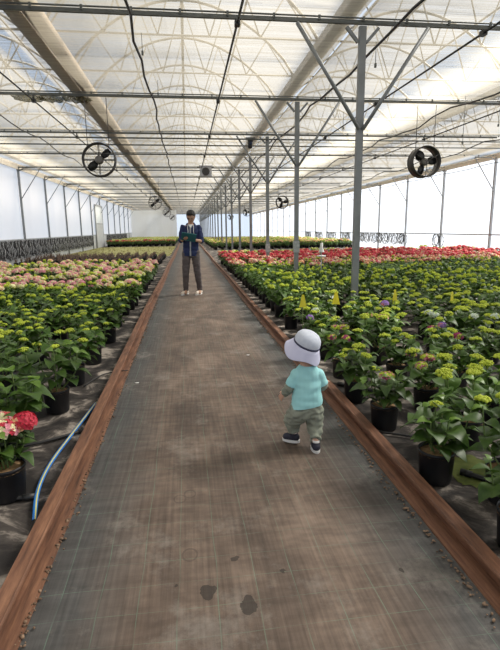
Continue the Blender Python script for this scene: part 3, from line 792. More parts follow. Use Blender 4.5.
def inview(x, y, z=.45, mg=45):
    px, py = proj(x, y, z); px2, _ = proj(x, y, 0)
    return -mg < px < 500 + mg and py < 650 + 90
placed = []
def place_single(kind, x, y, where, q, nv=5):
    m_, mats, me = single(kind, q.randrange(nv))
    o = link(NAMES[kind], me, None, (x, y, 0)); o.rotation_euler.z = q.uniform(0, 6.28); s = q.uniform(.93, 1.07); o.scale = (s, s, s * q.uniform(.95, 1.06))
    tag(o, LABS[kind] + ' ' + where, 'potted plant', LABS[kind].replace('potted ', '') + ' ' + where)
    placed.append(o)
def stuff_batch(kinds_fn, spots, name, label):
    m = MB(); mats = []; q = random.Random(4)
    for (x, y) in spots:
        mm, ms, _ = single(kinds_fn(x, y, q), q.randrange(3)); mp = []
        for k_ in ms:
            if k_ not in mats: mats.append(k_)
            mp.append(mats.index(k_))
        m.merge(mm, Matrix.Translation((x, y, 0)) @ Matrix.Rotation(q.uniform(0, 6), 4, 'Z'), mp)
    return tag(m.build(name, mats), label, 'potted plants', kind='stuff')

# ---- hand-placed near plants
B = 'bud'
near = []
def NP(x, y, gi, heads, rz, sc, label): near.append((x, y)); make_plant(x, y, gi, heads, rz, sc, label)
NP(1.40, 1.72, 0, [None, None, None, None, None, None], .4, .8, 'leafy potted hydrangea at the bottom right corner, cut by the frame')
NP(1.58, 2.08, 5, [(B, 1.25), (B, 1.1), None, (B, .8), (B, 1.2), (B, 1)], 2.2, .82, 'tall large-leaved hydrangea with lime heads at the right edge behind the corner plant')
NP(1.335, 2.33, 1, [(B, .75), None, None, None, None], 2.8, 1.0, 'young leafy hydrangea in a black pot, nearest full pot at right')
NP(1.335, 3.05, 3, [('lace', 1.05), (B, .8), None, None, None, None, None], 1.0, .88, 'hydrangea with one large pink-speckled lace head, second along the right rail')
NP(1.33, 3.62, 1, [(B, 1.1), (B, .9), (B, 1), (B, .8), (B, .9)], .3, 1.0, 'lime-budded hydrangea in the pot beside the toddler on the right')
NP(1.42, 4.25, 4, [('lace', 1.1), ('lace', .9), (B, 1), ('lace', 1), ('magenta', .8), (B, 1)], .9, 1.0, 'pinkish lace hydrangea right behind the toddler\'s shoulder')
NP(1.45, 4.95, 0, [B, ('violet', 1), B, None, B, B], 2.1, 1.0, 'green hydrangea with one violet head just right of the white hat')
NP(1.75, 2.72, 2, [(B, 1.2), (B, 1.15), (B, 1), (B, 1.1), (B, .9), None], .2, .95, 'bushy hydrangea with five lime heads behind the nearest full pot')
NP(1.80, 3.35, 3, [('lace', 1.1), ('lace', 1), (B, 1.1), ('lace', .9), (B, 1), (B, .9), (B, 1)], 1.6, 1.0, 'hydrangea with lime and pink lace heads behind the second rail pot')
NP(1.85, 4.0, 0, [(B, 1.1), (B, 1), (B, 1), None, (B, 1), (B, .8)], 2.6, 1.0, 'lime-budded hydrangea in second row behind the pot beside the toddler')
NP(2.02, 2.35, 2, [(B, 1.1), (B, 1.1), (B, 1), (B, .9), (B, 1), None], 1.1, 1.0, 'lime-headed hydrangea at the right edge behind the tall plant')
NP(2.15, 3.0, 0, [(B, 1.1), B, ('white', .9), B, B, None], 1.2, 1.0, 'lime hydrangea with a whitish head at the right edge')
NP(2.25, 3.7, 4, [('magenta', 1.0), (B, 1.1), B, (B, 1), None, B], 1.3, 1.0, 'hydrangea with a dark magenta head among lime ones at right')
NP(1.95, 4.65, 2, [('lace', 1.1), (B, 1.2), ('lace', 1), B, B, B], .3, 1.0, 'hydrangea with flat brownish-lime lace heads in the second row at right')
NP(2.45, 4.35, 1, [('violet', 1), (B, 1), ('magenta', 1), B, B], .3, 1.0, 'hydrangea with violet and magenta heads three rows in at right')
NP(2.75, 5.0, 3, [('white', 1.1), B, ('white', 1), B, B, B, None], 2, 1.0, 'hydrangea with pale bluish-white heads right of the middle')
NP(3.1, 4.5, 0, [('white', 1), B, B, ('white', 1), B, B], .3, 1.0, 'hydrangea with whitish-green heads at the far right edge')
NP(2.35, 5.55, 0, [('violet', 1.1), B, B, B, B, B], .3, 1.0, 'hydrangea with one bright violet head well into the right bed')
NP(1.50, 5.6, 3, [('white', 1.1), B, B, B, B, B, None], .3, 1.0, 'edge-row hydrangea with one greyish-white head behind the toddler')
# left
NP(-1.0, 2.50, 3, [('redmix', 1.2), ('red', 1.2), None, ('redmix', 1.0), None, None, ('red', 1.1)], -0.5, .86, 'red-flowered hydrangea in a black pot at the left edge')
NP(-1.18, 3.18, 0, [None, None, (B, .7), None, None, None], 1.4, 1.1, 'large-leaved hydrangea behind the red one at the left')
NP(-1.06, 3.76, 2, [(B, .9), None, (B, .8), (B, .8), None, None], .8, 1.1, 'broad-leaved hydrangea in the full black pot by the left rail')
NP(-1.08, 4.45, 4, [(B, 1), B, None, (B, .9), B, None], 1.9, 1.05, 'hydrangea with small yellow buds, fourth pot along the left rail')
NP(-1.62, 3.55, 5, [(B, .9), (B, 1), None, (B, .9), None, (B, 1)], .3, .8, 'tall leafy hydrangea two rows in at the left edge')
NP(-1.6, 4.2, 6, [(B, 1), (B, 1), (B, .9), None, B, B], 2.3, .85, 'tall leafy hydrangea behind the broad-leaved pot at left')
NP(-1.35, 2.62, 1, [('cream', .9), None, (B, 1), None, None], 1.9, .95, 'hydrangea with one pale yellow head left of the red flowers')

def free(x, y, d=.36): return all((x - a) ** 2 + (y - b) ** 2 > d * d for a, b in near)
q = random.Random(11)
# right bed, green part
y = 2.3; row = 0; SP = .5; cnt = dict()
while y < 20.8:
    x = 1.45 + (.22 if row % 2 else 0) * (y < 8)
    while x < 12.0:
        xx, yy = x + q.uniform(-.05, .05), y + q.uniform(-.05, .05); col_ = 0
        if inview(xx, yy) and free(xx, yy) and abs(xx - XP) + abs(yy - 7 - 4 * round((yy - 7) / 4)) > .34:
            e = yy + q.uniform(-.5, .5)
            edge = x < 1.75
            if e < 9.2: kd = 'green'
            elif e < 12.9: kd = 'greendark' if q.random() < .8 else 'green'
            elif e < 14.6: kd = 'peachs'
            elif e < 19.8: kd = 'reds'
            else: kd = 'limes'
            if kd in ('green', 'greendark') and yy < 7.2:
                hp_ = .72
                heads = [(('bud', q.uniform(.85, 1.2)) if q.random() < hp_ else None) for _ in range(7)]
                w = 'along the right rail beyond the toddler' if edge else 'in the near right bed'
                make_plant(xx, yy, q.randrange(5), heads, q.uniform(0, 6), q.uniform(.93, 1.08), LABS['green'] + ' ' + w, 'green hydrangeas ' + w)
            else:
                w = 'along the right rail' if edge else {'green': 'mid right bed', 'greendark': 'before the red rows at right', 'peachs': 'before the red rows at right', 'reds': 'at the back of the right bed', 'limes': 'behind the red rows at right'}[kd]
                k_ = NAMES[kd]; cnt[k_] = cnt.get(k_, 0) + 1
                if cnt[k_] <= (300 if k_ != 'green_hydrangea' else 150): place_single(kd, xx, yy, w, q)
                else: placed.append((kd, xx, yy))
        x += SP
    y += SP if y > 4 else .58; row += 1
rest = [p for p in placed if isinstance(p, tuple)]; placed = []
print('REST', cnt, len(rest))
rg = [(a, b) for k, a, b in rest if k in ('green', 'greendark')]; rr_ = [(a, b) for k, a, b in rest if k not in ('green', 'greendark')]
if rg: stuff_batch(lambda x, y, q: 'greendark', rg, 'green_hydrangeas', 'dark green hydrangeas massed just in front of the red rows')
if rr_: stuff_batch(lambda x, y, q: 'reds', rr_, 'red_hydrangeas', 'rearmost red hydrangeas at the back of the right bed')
# left bed
y = 3.0; row = 0
while y < 15.4:
    x = -1.08 - (.22 if row % 2 else 0) * (y < 8)
    while x > -6.9:
        xx, yy = x + q.uniform(-.05, .05), y + q.uniform(-.05, .05)
        if inview(xx, yy) and free(xx, yy):
            e = yy + q.uniform(-.5, .5); kd = 'green' if e < 8.4 else ('pinks' if q.random() < .62 else 'creams'); edge = x > -1.4
            if kd == 'green' and yy < 7.2:
                heads = [(('bud', q.uniform(.7, 1.0)) if q.random() < .8 else None) for _ in range(7)]
                w = 'in the row by the left rail' if edge else 'in the packed near part of the left bed'
                make_plant(xx, yy, q.randrange(5), heads, q.uniform(0, 6), q.uniform(.95, 1.12), LABS['green'] + ' ' + w, 'green hydrangeas ' + w)
            else:
                w = 'along the left rail' if edge else ('in the middle of the left bed' if kd == 'green' else 'at the back of the left bed')
                place_single(kd, xx, yy, w, q)
        x -= SP
    y += SP if y > 4 else .58; row += 1
# empty black pots and dried plants behind the pink flowers
dm = MB(); dm.merge(pm.__class__()) if False else None
dm.lathe([(0, .004), (PR * .84, .004), (PR * .97, PH - .018), (PR, PH), (PR * .94, PH - .02), (0, PH - .04)], 12, 0)
qq = random.Random(8)
for k in range(16):
    a = qq.uniform(0, 6.28); rr = qq.uniform(.03, .1); dm.tube([(0, 0, PH - .03), (rr * math.cos(a), rr * math.sin(a), PH + qq.uniform(.04, .16))], .008, 4, 1)
DP = dm.mesh('dormant_pot', [M['pot'], M['dead']])
y = 20.0
while y < 25.5:
    x = -1.2
    while x > -7.0:
        o = link('dormant_pot', DP, None, (x + q.uniform(-.04, .04), y + q.uniform(-.04, .04), 0)); o.rotation_euler.z = q.uniform(0, 6)
        tag(o, 'black pot of cut-back brown stems behind the pink flowers', 'potted plant', 'dormant pots behind the pink flowers')
        x -= .42
    y += .55
# far beds: front rows as single plants, the rest as one mass
for x0, x1, yf, kinds, side in ((-6.7, -1.05, 43, ('bushred', 'pales'), 'left'), (1.95, 12.2, 33.5, ('orange', 'limes'), 'right')):
    y = yf; row = 0; restp = []
    while y < yf + 22:
        x = x0
        while x <= x1:
            kd = 'greendark' if row < 1 else (kinds[0] if row < (4 if side == 'left' else 5) else kinds[1])
            if abs(x - XP) < .3 and (abs((y - 7) % 4) < .35 or (y - 7) % 4 > 3.65): x += .5; continue
            if row < (11 if side == 'left' else 7): place_single(kd, x + q.uniform(-.05, .05), y, f'in the far {side} bed', q, 3)
            else: restp.append((x + q.uniform(-.1, .1), y))
            x += .5
        y += .6 if row < 11 else .8; row += 1
    stuff_batch(lambda x, y, q, k1=kinds[1]: k1, restp, 'potted_plants', f'distant mass of {"pale cream" if side == "left" else "lime green"} flowering plants at the far end of the {side} side')

# yellow sticky traps
for (px, py, yy, lab) in ((303, 301, 5.1, 'leftmost yellow sticky card, behind the hat'), (336, 298, 5.1, 'second yellow sticky card from the left in the right bed'), (395, 295, 5.6, 'third yellow sticky card from the left in the right bed'), (452, 297, 5.6, 'rightmost yellow sticky card in the right bed')):
    rr = rot @ Vector(((px - 250) / F, (325 - py) / F, -1)); t = yy / rr.y; X, Z = rr.x * t, CH + rr.z * t
    r = thing('sticky_trap', lab, 'sticky trap', (X, yy, Z - .07), q.uniform(-.5, .5))
    m = MB(); w = .045 if px < 390 else .035
    m.add([(-w, -.001, 0), (w, -.001, 0), (.012, -.001, .14), (-.012, -.001, .14), (-w, .001, 0), (w, .001, 0), (.012, .001, .14), (-.012, .001, .14)], [(0, 1, 2, 3), (7, 6, 5, 4), (0, 4, 5, 1), (1, 5, 6, 2), (2, 6, 7, 3), (3, 7, 4, 0)]); m.build('card', M['yellow_card'], r)
    m = MB(); m.tube([(0, .004, -(Z - .07) + .15), (0, .004, .1)], .003, 5); m.build('stake', M['stem'], r)
r = thing('moth_trap', 'white cone-shaped trap standing among the plants below the second post', 'trap', (3.1, 11, 0))
m = MB(); m.lathe([(.02, 1.06), (.035, 1.04), (.03, .95), (.065, .86), (.07, .84), (0, .84)], 16); m.build('cone', M['white'], r)
m = MB(); m.lathe([(0, .74), (.10, .74), (.105, .76), (.095, .77), (0, .76)], 20); m.build('tray', M['white'], r)
m = MB(); m.tube([(0, 0, 0), (0, 0, .86)], .012, 6); m.build('stake', M['white_steel'], r)

# ------------------------------------------------------------------ people
def cap(bm, p0, r0, p1, r1, n=16):
    p0, p1 = Vector(p0), Vector(p1); d = (p1 - p0); Lg = d.length; q = d.to_track_quat('Z', 'Y') if Lg > 1e-6 else Matrix.Identity(3).to_quaternion()
    prof = []
    for k in range(5): a = -PI / 2 + PI / 2 * k / 4; prof.append((r0 * math.cos(a), r0 * math.sin(a)))
    for k in range(5): a = PI / 2 * k / 4; prof.append((r1 * math.cos(a), Lg + r1 * math.sin(a)))
    rings = []
    for r, z in prof: rings.append([bm.verts.new(p0 + q @ Vector((max(r, 1e-4) * math.cos(2 * PI * j / n), max(r, 1e-4) * math.sin(2 * PI * j / n), z))) for j in range(n)])
    for a, b in zip(rings, rings[1:]):
        for j in range(n): bm.faces.new((a[j], a[(j + 1) % n], b[(j + 1) % n], b[j]))
    bm.faces.new(rings[0][::-1]); bm.faces.new(rings[-1])
def cyl(bm, p0, r0, p1, r1, n=18):
    p0, p1 = Vector(p0), Vector(p1); q = (p1 - p0).to_track_quat('Z', 'Y')
    R_ = [[bm.verts.new(p + q @ Vector((r * math.cos(2 * PI * j / n), r * math.sin(2 * PI * j / n), 0))) for j in range(n)] for p, r in ((p0, r0), (p1, r1))]
    for j in range(n): bm.faces.new((R_[0][j], R_[0][(j + 1) % n], R_[1][(j + 1) % n], R_[1][j]))
    bm.faces.new(R_[0][::-1]); bm.faces.new(R_[1])
def loft(bm, secs, n=20):
    rings = []
    for (c, rx, ry, *rz) in secs:
        Mx = Matrix.Rotation(rz[0] if rz else 0, 3, 'Z')
        rings.append([bm.verts.new(Vector(c) + Mx @ Vector((rx * math.cos(2 * PI * j / n), ry * math.sin(2 * PI * j / n), 0))) for j in range(n)])
    for a, b in zip(rings, rings[1:]):
        for j in range(n): bm.faces.new((a[j], a[(j + 1) % n], b[(j + 1) % n], b[j]))
    bm.faces.new(rings[0][::-1]); bm.faces.new(rings[-1])
def ell(bm, c, r, rm=None, n=16):
    rm = rm or Matrix.Identity(3); rings = []
    for i in range(1, 12):
        th = PI * i / 12; rings.append([bm.verts.new(Vector(c) + rm @ Vector((r[0] * math.sin(th) * math.cos(2 * PI * j / n), r[1] * math.sin(th) * math.sin(2 * PI * j / n), -r[2] * math.cos(th)))) for j in range(n)])
    for a, b in zip(rings, rings[1:]):
        for j in range(n): bm.faces.new((a[j], a[(j + 1) % n], b[(j + 1) % n], b[j]))
    bm.faces.new(rings[0][::-1]); bm.faces.new(rings[-1])
def skin(name, fn, mat, parent, vox=.006, smooth=3, cut=None, disp=0, dscale=20):
    bm = bmesh.new(); fn(bm); me = bpy.data.meshes.new(name); bm.to_mesh(me); bm.free()
    o = bpy.data.objects.new(name, me); COL.objects.link(o)
    md = o.modifiers.new('r', 'REMESH'); md.mode = 'VOXEL'; md.voxel_size = vox
    if smooth: s = o.modifiers.new('s', 'SMOOTH'); s.iterations = smooth; s.factor = .5
    dg = bpy.context.evaluated_depsgraph_get(); e = o.evaluated_get(dg); nm = bpy.data.meshes.new_from_object(e)
    bpy.data.objects.remove(o); bm = bmesh.new(); bm.from_mesh(nm)
    if disp:
        bm.normal_update()
        for v in bm.verts:
            v.co += v.normal * disp * noise.noise(Vector((v.co.x * dscale, v.co.y * dscale, v.co.z * dscale * 1.8)))
    if cut:
        for co, no in cut: bmesh.ops.bisect_plane(bm, geom=bm.verts[:] + bm.edges[:] + bm.faces[:], plane_co=co, plane_no=no, clear_outer=True)
    bm.to_mesh(nm); bm.free(); nm.name = name; nm.materials.clear(); nm.materials.append(mat)
    nm.polygons.foreach_set('use_smooth', [True] * len(nm.polygons))
    o = bpy.data.objects.new(name, nm); COL.objects.link(o); o.parent = parent; return o
M['skin'] = pbr('skin_fair', (.62, .36, .25), (.68, .40, .29), 8, rough=.55)
M['skin2'] = pbr('skin_warm', (.42, .24, .16), (.48, .28, .19), 8, rough=.55)
M['aqua'] = pbr('aqua_cotton', (.36, .74, .76), (.42, .80, .81), 12, rough=.9)
M['sage'] = pbr('sage_cotton', (.22, .24, .19), (.29, .31, .25), 16, rough=.95)
M['hat'] = pbr('hat_lilac', (.62, .62, .80), (.68, .68, .85), 14, rough=.9)
M['crown'] = pbr('hat_crown_mesh', (.56, .60, .70), (.64, .68, .76), 60, rough=.9)
M['navyband'] = pbr('hat_band', (.03, .03, .08), None)
M['shoe'] = pbr('shoe_navy', (.015, .016, .03), (.03, .03, .05), 20, rough=.7)
M['sole'] = pbr('sole_white', (.75, .75, .74), None, rough=.6)
M['navy'] = pbr('navy_jacket', (.010, .020, .075), (.015, .028, .10), 10, rough=.85)
M['trouser'] = pbr('grey_trousers', (.085, .07, .07), (.115, .097, .095), 12, rough=.9)
M['hair'] = pbr('black_hair', (.008, .007, .007), (.018, .015, .013), 60, rough=.5)
M['teal'] = pbr('teal_tablet', (.010, .10, .12), (.013, .13, .15), 6, rough=.5)
M['sneaker'] = pbr('tan_sneaker', (.72, .62, .52), (.8, .72, .64), 20, rough=.8)
M['eye'] = pbr('eye', (.02, .015, .01), None, rough=.2)
M['lips'] = pbr('lips', (.45, .16, .13), None, rough=.5)
def face(parent, hc, fwd, s, brow=True):
    """eyes and mouth on a head centred at hc, facing fwd; s is the head's half height"""
    fwd = Vector(fwd).normalized(); side = fwd.cross(Vector((0, 0, 1))).normalized(); up = side.cross(fwd); hc = Vector(hc)
    for k in (-1, 1):
        m = MB(); m.ball(hc + fwd * s * .70 + side * k * s * .28 + up * s * .03, s * .10, 10, 6, 0, (1.3, .8, .8)); m.build('eye', M['eye'], parent)
    m = MB(); a = hc + fwd * s * .76 - up * s * .52; m.tube([a - side * s * .2 - fwd * s * .05, a, a + side * s * .2 - fwd * s * .05], [s * .03, s * .05, s * .03], 8); m.build('mouth', M['lips'], parent)
def fingers(bm, wrist, d, n, s, curl=.6, thumb=1):
    """palm and five fingers. d: hand direction, n: palm normal, s: scale (palm length ~.09)"""
    d = Vector(d).normalized(); n = (Vector(n) - d * Vector(n).dot(d)).normalized(); w = d.cross(n); W = Vector(wrist)
    pl = .085 * s
    for k in range(4): cap(bm, W + w * (k - 1.5) * .012 * s, .014 * s, W + d * pl + w * (k - 1.5) * .019 * s, .0115 * s, 10)
    for k, Lf in enumerate((.062, .075, .07, .055)):
        a = W + d * pl + w * (k - 1.5) * .0205 * s; dd = d.copy(); r0 = .0095 * s
        for j, fr in enumerate((.45, .32, .23)):
            dd = (dd * math.cos(curl * (.7 + .2 * j)) + n * math.sin(curl * (.7 + .2 * j))).normalized(); b = a + dd * Lf * fr * s * 1.15
            cap(bm, a, r0, b, r0 * .9, 8); a = b; r0 *= .92
            if j == 0: d2 = dd
    a = W + d * .02 * s - w * thumb * .022 * s; dd = (d * .7 - w * thumb * .75 + n * .25).normalized(); b = a + dd * .04 * s; cap(bm, a, .0135 * s, b, .011 * s, 8)
    dd = (d * .9 - w * thumb * .15 + n * .45).normalized(); cap(bm, b, .011 * s, b + dd * .035 * s, .009 * s, 8)

# ---- toddler, seen from behind, walking away
T = thing('person', 'toddler in white sun hat, aqua T-shirt and sage trousers walking on the path', 'person', (.715, 2.85, 0), 0); T.scale = (.97, .97, 1.055)
hipL, hipR = Vector((-.045, 0, .235)), Vector((.055, 0, .235))
knL, knR = Vector((-.078, .055, .150)), Vector((.062, -.01, .140))
anL, anR = Vector((-.068, .045, .062)), Vector((.052, -.085, .055))
shL, shR = Vector((-.066, 0, .465)), Vector((.086, 0, .462))
elL, elR = Vector((-.102, .01, .385)), Vector((.118, .015, .385))
wrL, wrR = Vector((-.132, .06, .335)), Vector((.150, .085, .385))
HC = Vector((-.004, .015, .618))
def tb(bm):
    loft(bm, [((0, 0, .20), .05, .045), ((0, 0, .23), .078, .06), ((0.005, 0, .30), .078, .064), ((.008, 0, .38), .078, .058), ((.01, 0, .45), .088, .05), ((.01, 0, .49), .06, .042), ((.008, .005, .52), .034, .034)])
    cap(bm, (.008, .0, .50), .042, (.002, .01, .57), .040)
    ell(bm, HC, (.074, .082, .086)); ell(bm, HC + Vector((0, .02, -.045)), (.058, .058, .045)); ell(bm, HC + Vector((0, .084, -.015)), (.009, .010, .009))
    for s in (-1, 1): ell(bm, HC + Vector((s * .074, 0, -.012)), (.010, .014, .02))
    for a, b, c in ((hipL, knL, anL), (hipR, knR, anR)): cap(bm, a, .05, b, .036); cap(bm, b, .036, c, .024)
    for a, b, c in ((shL, elL, wrL), (shR, elR, wrR)): cap(bm, a, .028, b, .023); cap(bm, b, .023, c, .016)
    fingers(bm, wrL, (wrL - elL) + Vector((-.01, 0, -.02)), (.8, .3, .2), .50, .45, 1)
    fingers(bm, wrR, (wrR - elR) + Vector((.02, 0, 0)), (-.3, .2, -1), .50, .35, -1)
    cap(bm, anL, .022, anL + Vector((-.05, .03, -.03)), .02); cap(bm, anR, .022, anR + Vector((0, .06, -.035)), .02)
skin('body', tb, M['skin'], T, .0035, 2)
face(T, HC, (0, 1, 0), .086)
m = MB(); m.ball(HC + Vector((0, -.006, .012)), .084, 16, 10, 0, (.92, 1.0, .98)); hobj = m.build('hair', M['hair'], T)
def shirt(bm):
    loft(bm, [((.005, 0, .24), .106, .082), ((.01, 0, .30), .104, .080), ((.01, 0, .38), .094, .070), ((.01, 0, .44), .098, .060), ((.01, 0, .49), .082, .054), ((.008, .003, .525), .056, .050)])
    for s, e in ((shL, elL), (shR, elR)): cap(bm, s + Vector((0, 0, -.002)), .040, s.lerp(e, .3), .038); cyl(bm, s.lerp(e, .1), .037, s.lerp(e, .85), .042)
skin('t_shirt', shirt, M['aqua'], T, .004, 3, [(Vector((0, 0, .266)), Vector((.12, -.1, -1))), (Vector((0, 0, .528)), Vector((0, .1, 1)))], .005, 16)
def sleeves(s, e, w):
    def f(bm): cap(bm, s.lerp(e, .2), .031, e, .034); cyl(bm, e, .034, w.lerp(e, .04), .028)
    return f
skin('sleeve', sleeves(shL, elL, wrL), M['sage'], T, .004, 3, None, .007, 30); skin('sleeve', sleeves(shR, elR, wrR), M['sage'], T, .004, 3, None, .007, 30)
def pants(bm):
    loft(bm, [((.008, 0, .19), .07, .06), ((.008, 0, .22), .100, .076), ((.01, 0, .27), .100, .076), ((.01, 0, .315), .086, .066)])
    cap(bm, hipL + Vector((0, 0, -.005)), .068, knL, .058); cyl(bm, knL, .056, anL + Vector((0, 0, .018)), .036)
    cap(bm, hipR + Vector((0, 0, -.005)), .068, knR, .056); cyl(bm, knR, .055, anR + Vector((0, .004, .022)), .037)
skin('trousers', pants, M['sage'], T, .004, 3, [(anR + Vector((0, 0, .026)), Vector((0, 0, -1)))] if False else None, .012, 26)
for nm, an, yaw in (('l', anL, 1.05), ('r', anR, -.05)):
    Rm = Matrix.Rotation(yaw, 3, 'Z'); fw = Rm @ Vector((0, 1, 0)); gz = .012 if nm == 'r' else .026
    m = MB(); m.tube([an + Vector((0, 0, .02)), an + Vector((0, 0, -.012))], [.024, .021], 12); m.build('sock', M['sole'], T)
    base = Vector((an.x, an.y, gz + .007))
    def sh(bm, base=base, Rm=Rm, fw=fw):
        cap(bm, base + Vector((0, 0, .018)) - fw * .014, .027, base + fw * .052 + Vector((0, 0, .012)), .025); cap(bm, base + Vector((0, 0, .022)), .027, base + Vector((0, 0, .04)), .028)
    so = skin('shoe', sh, M['shoe'], T, .003, 2, [(base + Vector((0, 0, .0)), Vector((0, 0, -1))), (base + Vector((0, 0, .046)), Vector((0, 0, 1)))])
    m = MB(); c = base + fw * .018; nS = 20; vs = []
    for z in (-.013, .003):
        for j in range(nS): a = 2 * PI * j / nS; v = Rm @ Vector((.030 * math.cos(a), .062 * math.sin(a), 0)); vs.append(c + v + Vector((0, 0, z)))
    m.add(vs, [tuple(range(nS))[::-1], tuple(nS + j for j in range(nS))] + [(j, (j + 1) % nS, nS + (j + 1) % nS, nS + j) for j in range(nS)]); m.build('sole', M['sole'], so)
# bucket hat
Hm = Matrix.Translation(HC + Vector((-.002, -.016, .012))) @ Matrix.Rotation(math.radians(17), 4, 'X') @ Matrix.Rotation(math.radians(16), 4, 'Y')
hat = bpy.data.objects.new('sun_hat', None); COL.objects.link(hat); hat.parent = T
def brim():
    m = MB(); n = 48; vs = []; fs = []
    prof = [(.086, .030), (.095, .008), (.108, -.022), (.119, -.046), (.120, -.049), (.106, -.026), (.091, .004), (.083, .028)]
    for r, z in prof:
        for j in range(n):
            a = 2 * PI * j / n; w = 1 + .05 * math.sin(a * 2 + .6) * (r - .083) / .036 + (.10 * max(0, math.cos(a - PI * .88)) ** 6) * (r - .083) / .036
            lift = .014 * math.sin(a * 3 + .4) * (r - .083) / .036 + .022 * max(0, math.cos(a - PI * .88)) ** 4 * (r - .083) / .036
            vs.append(Hm @ Vector((r * w * math.cos(a), r * w * math.sin(a), z + lift)))
    k = len(prof)
    for i in range(k):
        for j in range(n): fs.append((i * n + j, i * n + (j + 1) % n, ((i + 1) % k) * n + (j + 1) % n, ((i + 1) % k) * n + j))
    m.add(vs, fs, 0, True); return m
brim().build('brim', M['hat'], hat)
m = MB(); m.lathe([(.086, .026), (.086, .05), (.080, .074), (.065, .092), (.042, .103), (.018, .107), (.0005, .1075)], 36, 0, Hm); m.build('crown', M['crown'], hat)
m = MB(); m.lathe([(.0868, .026), (.0890, .030), (.0884, .038), (.0855, .039)], 36, 0, Hm); m.build('band', M['navyband'], hat)
m = MB(); m.lathe([(.0, .1095), (.007, .1085), (.008, .107)], 12, 0, Hm); m.build('button', M['hat'], hat)

# ---- man, facing the camera, looking down at a tablet
P = thing('person', 'man in navy jacket and grey trousers standing on the path reading a tablet', 'person', (.075, 10.5, 0), 0)
P.scale = (1, 1, 1)
V = Vector
mhL, mhR = V((-.09, 0, .92)), V((.09, 0, .92))      # image left / right
mkL, mkR = V((-.125, -.03, .50)), V((.125, -.02, .50))
maL, maR = V((-.135, .02, .09)), V((.165, .01, .09))
msL, msR = V((-.150, 0, 1.44)), V((.185, 0, 1.43))
meL, meR = V((-.205, -.06, 1.17)), V((.235, -.07, 1.15))
mwL, mwR = V((-.145, -.27, 1.195)), V((.055, -.27, 1.185))
MH = V((.025, -.065, 1.665)); fdir = V((-.22, -1, -.55)).normalized()
tilt = fdir.to_track_quat('-Y', 'Z').to_matrix()
def mb_(bm):
    loft(bm, [((0, 0, .86), .10, .09), ((0, 0, .93), .165, .11), ((.003, 0, 1.05), .145, .10), ((.006, 0, 1.2), .155, .105), ((.01, 0, 1.36), .18, .11), ((.012, 0, 1.46), .15, .09), ((.014, -.01, 1.51), .07, .06)])
    cap(bm, (.014, -.005, 1.48), .058, (.018, -.03, 1.60), .055)
    ell(bm, MH, (.086, .102, .122), tilt); ell(bm, MH + tilt @ V((0, -.03, -.065)), (.062, .062, .062), tilt)
    cap(bm, MH + tilt @ V((0, -.098, .02)), .009, MH + tilt @ V((0, -.116, -.018)), .015)
    for s in (-1, 1): ell(bm, MH + tilt @ V((s * .086, .005, -.01)), (.010, .018, .030), tilt)
    for a, b, c in ((mhL, mkL, maL), (mhR, mkR, maR)): cap(bm, a, .085, b, .056); cap(bm, b, .056, c, .038)
    for a, b, c in ((msL, meL, mwL), (msR, meR, mwR)): cap(bm, a, .05, b, .040); cap(bm, b, .041, c, .026)
    fingers(bm, mwL, (mwL - meL).normalized() + V((.3, -.35, .15)), (.4, .4, 1), .95, .35, 1)
    fingers(bm, mwR, (mwR - meR).normalized() + V((-.05, -.15, .2)), (.1, .4, 1), .95, .5, -1)
    for a in (maL, maR): cap(bm, a, .036, a + V((-.01, -.12, -.045)), .03)
skin('body', mb_, M['skin2'], P, .006, 2)
for s in (-1, 1):
    m = MB(); m.ball(MH + tilt @ V((s * .033, -.091, .006)), .0105, 10, 6, 0, (1.3, .8, .8)); m.build('eye', M['eye'], P)
m = MB(); m.tube([MH + tilt @ V((x_, -.096 + abs(x_) * .35, -.058)) for x_ in (-.024, 0, .024)], [.003, .006, .003], 8); m.build('mouth', M['lips'], P)
def hair(bm):
    ell(bm, MH + tilt @ V((0, .022, .035)), (.097, .104, .105), tilt); ell(bm, MH + tilt @ V((0, -.045, .09)), (.078, .056, .040), tilt)
skin('hair', hair, M['hair'], P, .005, 2, None, .01, 60)
g = bpy.data.objects.new('glasses', None); COL.objects.link(g); g.parent = P
m = MB()
for s in (-1, 1):
    m.tube([MH + tilt @ V((s * .034 + .024 * math.cos(a * PI / 8), -.113, .004 + .018 * math.sin(a * PI / 8))) for a in range(16)], .0022, 5, closed=True)
    m.tube([MH + tilt @ V((s * .058, -.113, .008)), MH + tilt @ V((s * .088, .0, .008))], .002, 4)
m.tube([MH + tilt @ V((-.010, -.114, .006)), MH + tilt @ V((.010, -.114, .006))], .002, 4); m.build('frame', M['black'], g)
def jacket(bm):
    loft(bm, [((.0, 0, .83), .165, .13), ((.0, 0, .92), .172, .135), ((.005, 0, 1.05), .168, .128), ((.01, 0, 1.22), .172, .135), ((.013, 0, 1.36), .185, .135), ((.015, 0, 1.44), .165, .115), ((.015, 0, 1.49), .12, .09), ((.015, -.003, 1.53), .078, .078)])
    for s, e in ((msL, meL), (msR, meR)): cap(bm, s, .062, e, .056)
    cyl(bm, meL, .054, meL.lerp(mwL, .5), .046); cyl(bm, meR, .055, meR.lerp(mwR, .12), .053)
    loft(bm, [((.015, .03, 1.47), .11, .09), ((.015, .035, 1.51), .105, .085), ((.015, .045, 1.545), .085, .06)])
skin('jacket', jacket, M['navy'], P, .007, 3, [(V((0, 0, .845)), V((0, 0, -1))), (V((0, -.02, 1.525)), V((0, -.5, 1)))], .016, 9)
m = MB(); pts = [(-.012, -.128, .85), (-.010, -.138, .95), (-.006, -.136, 1.05), (-.002, -.143, 1.2), (.002, -.145, 1.33), (.006, -.128, 1.44)]
for a, b in zip(pts, pts[1:]): m.bar((a[0], a[1] - .006, a[2]), (b[0], b[1] - .006, b[2]), .03, .012)
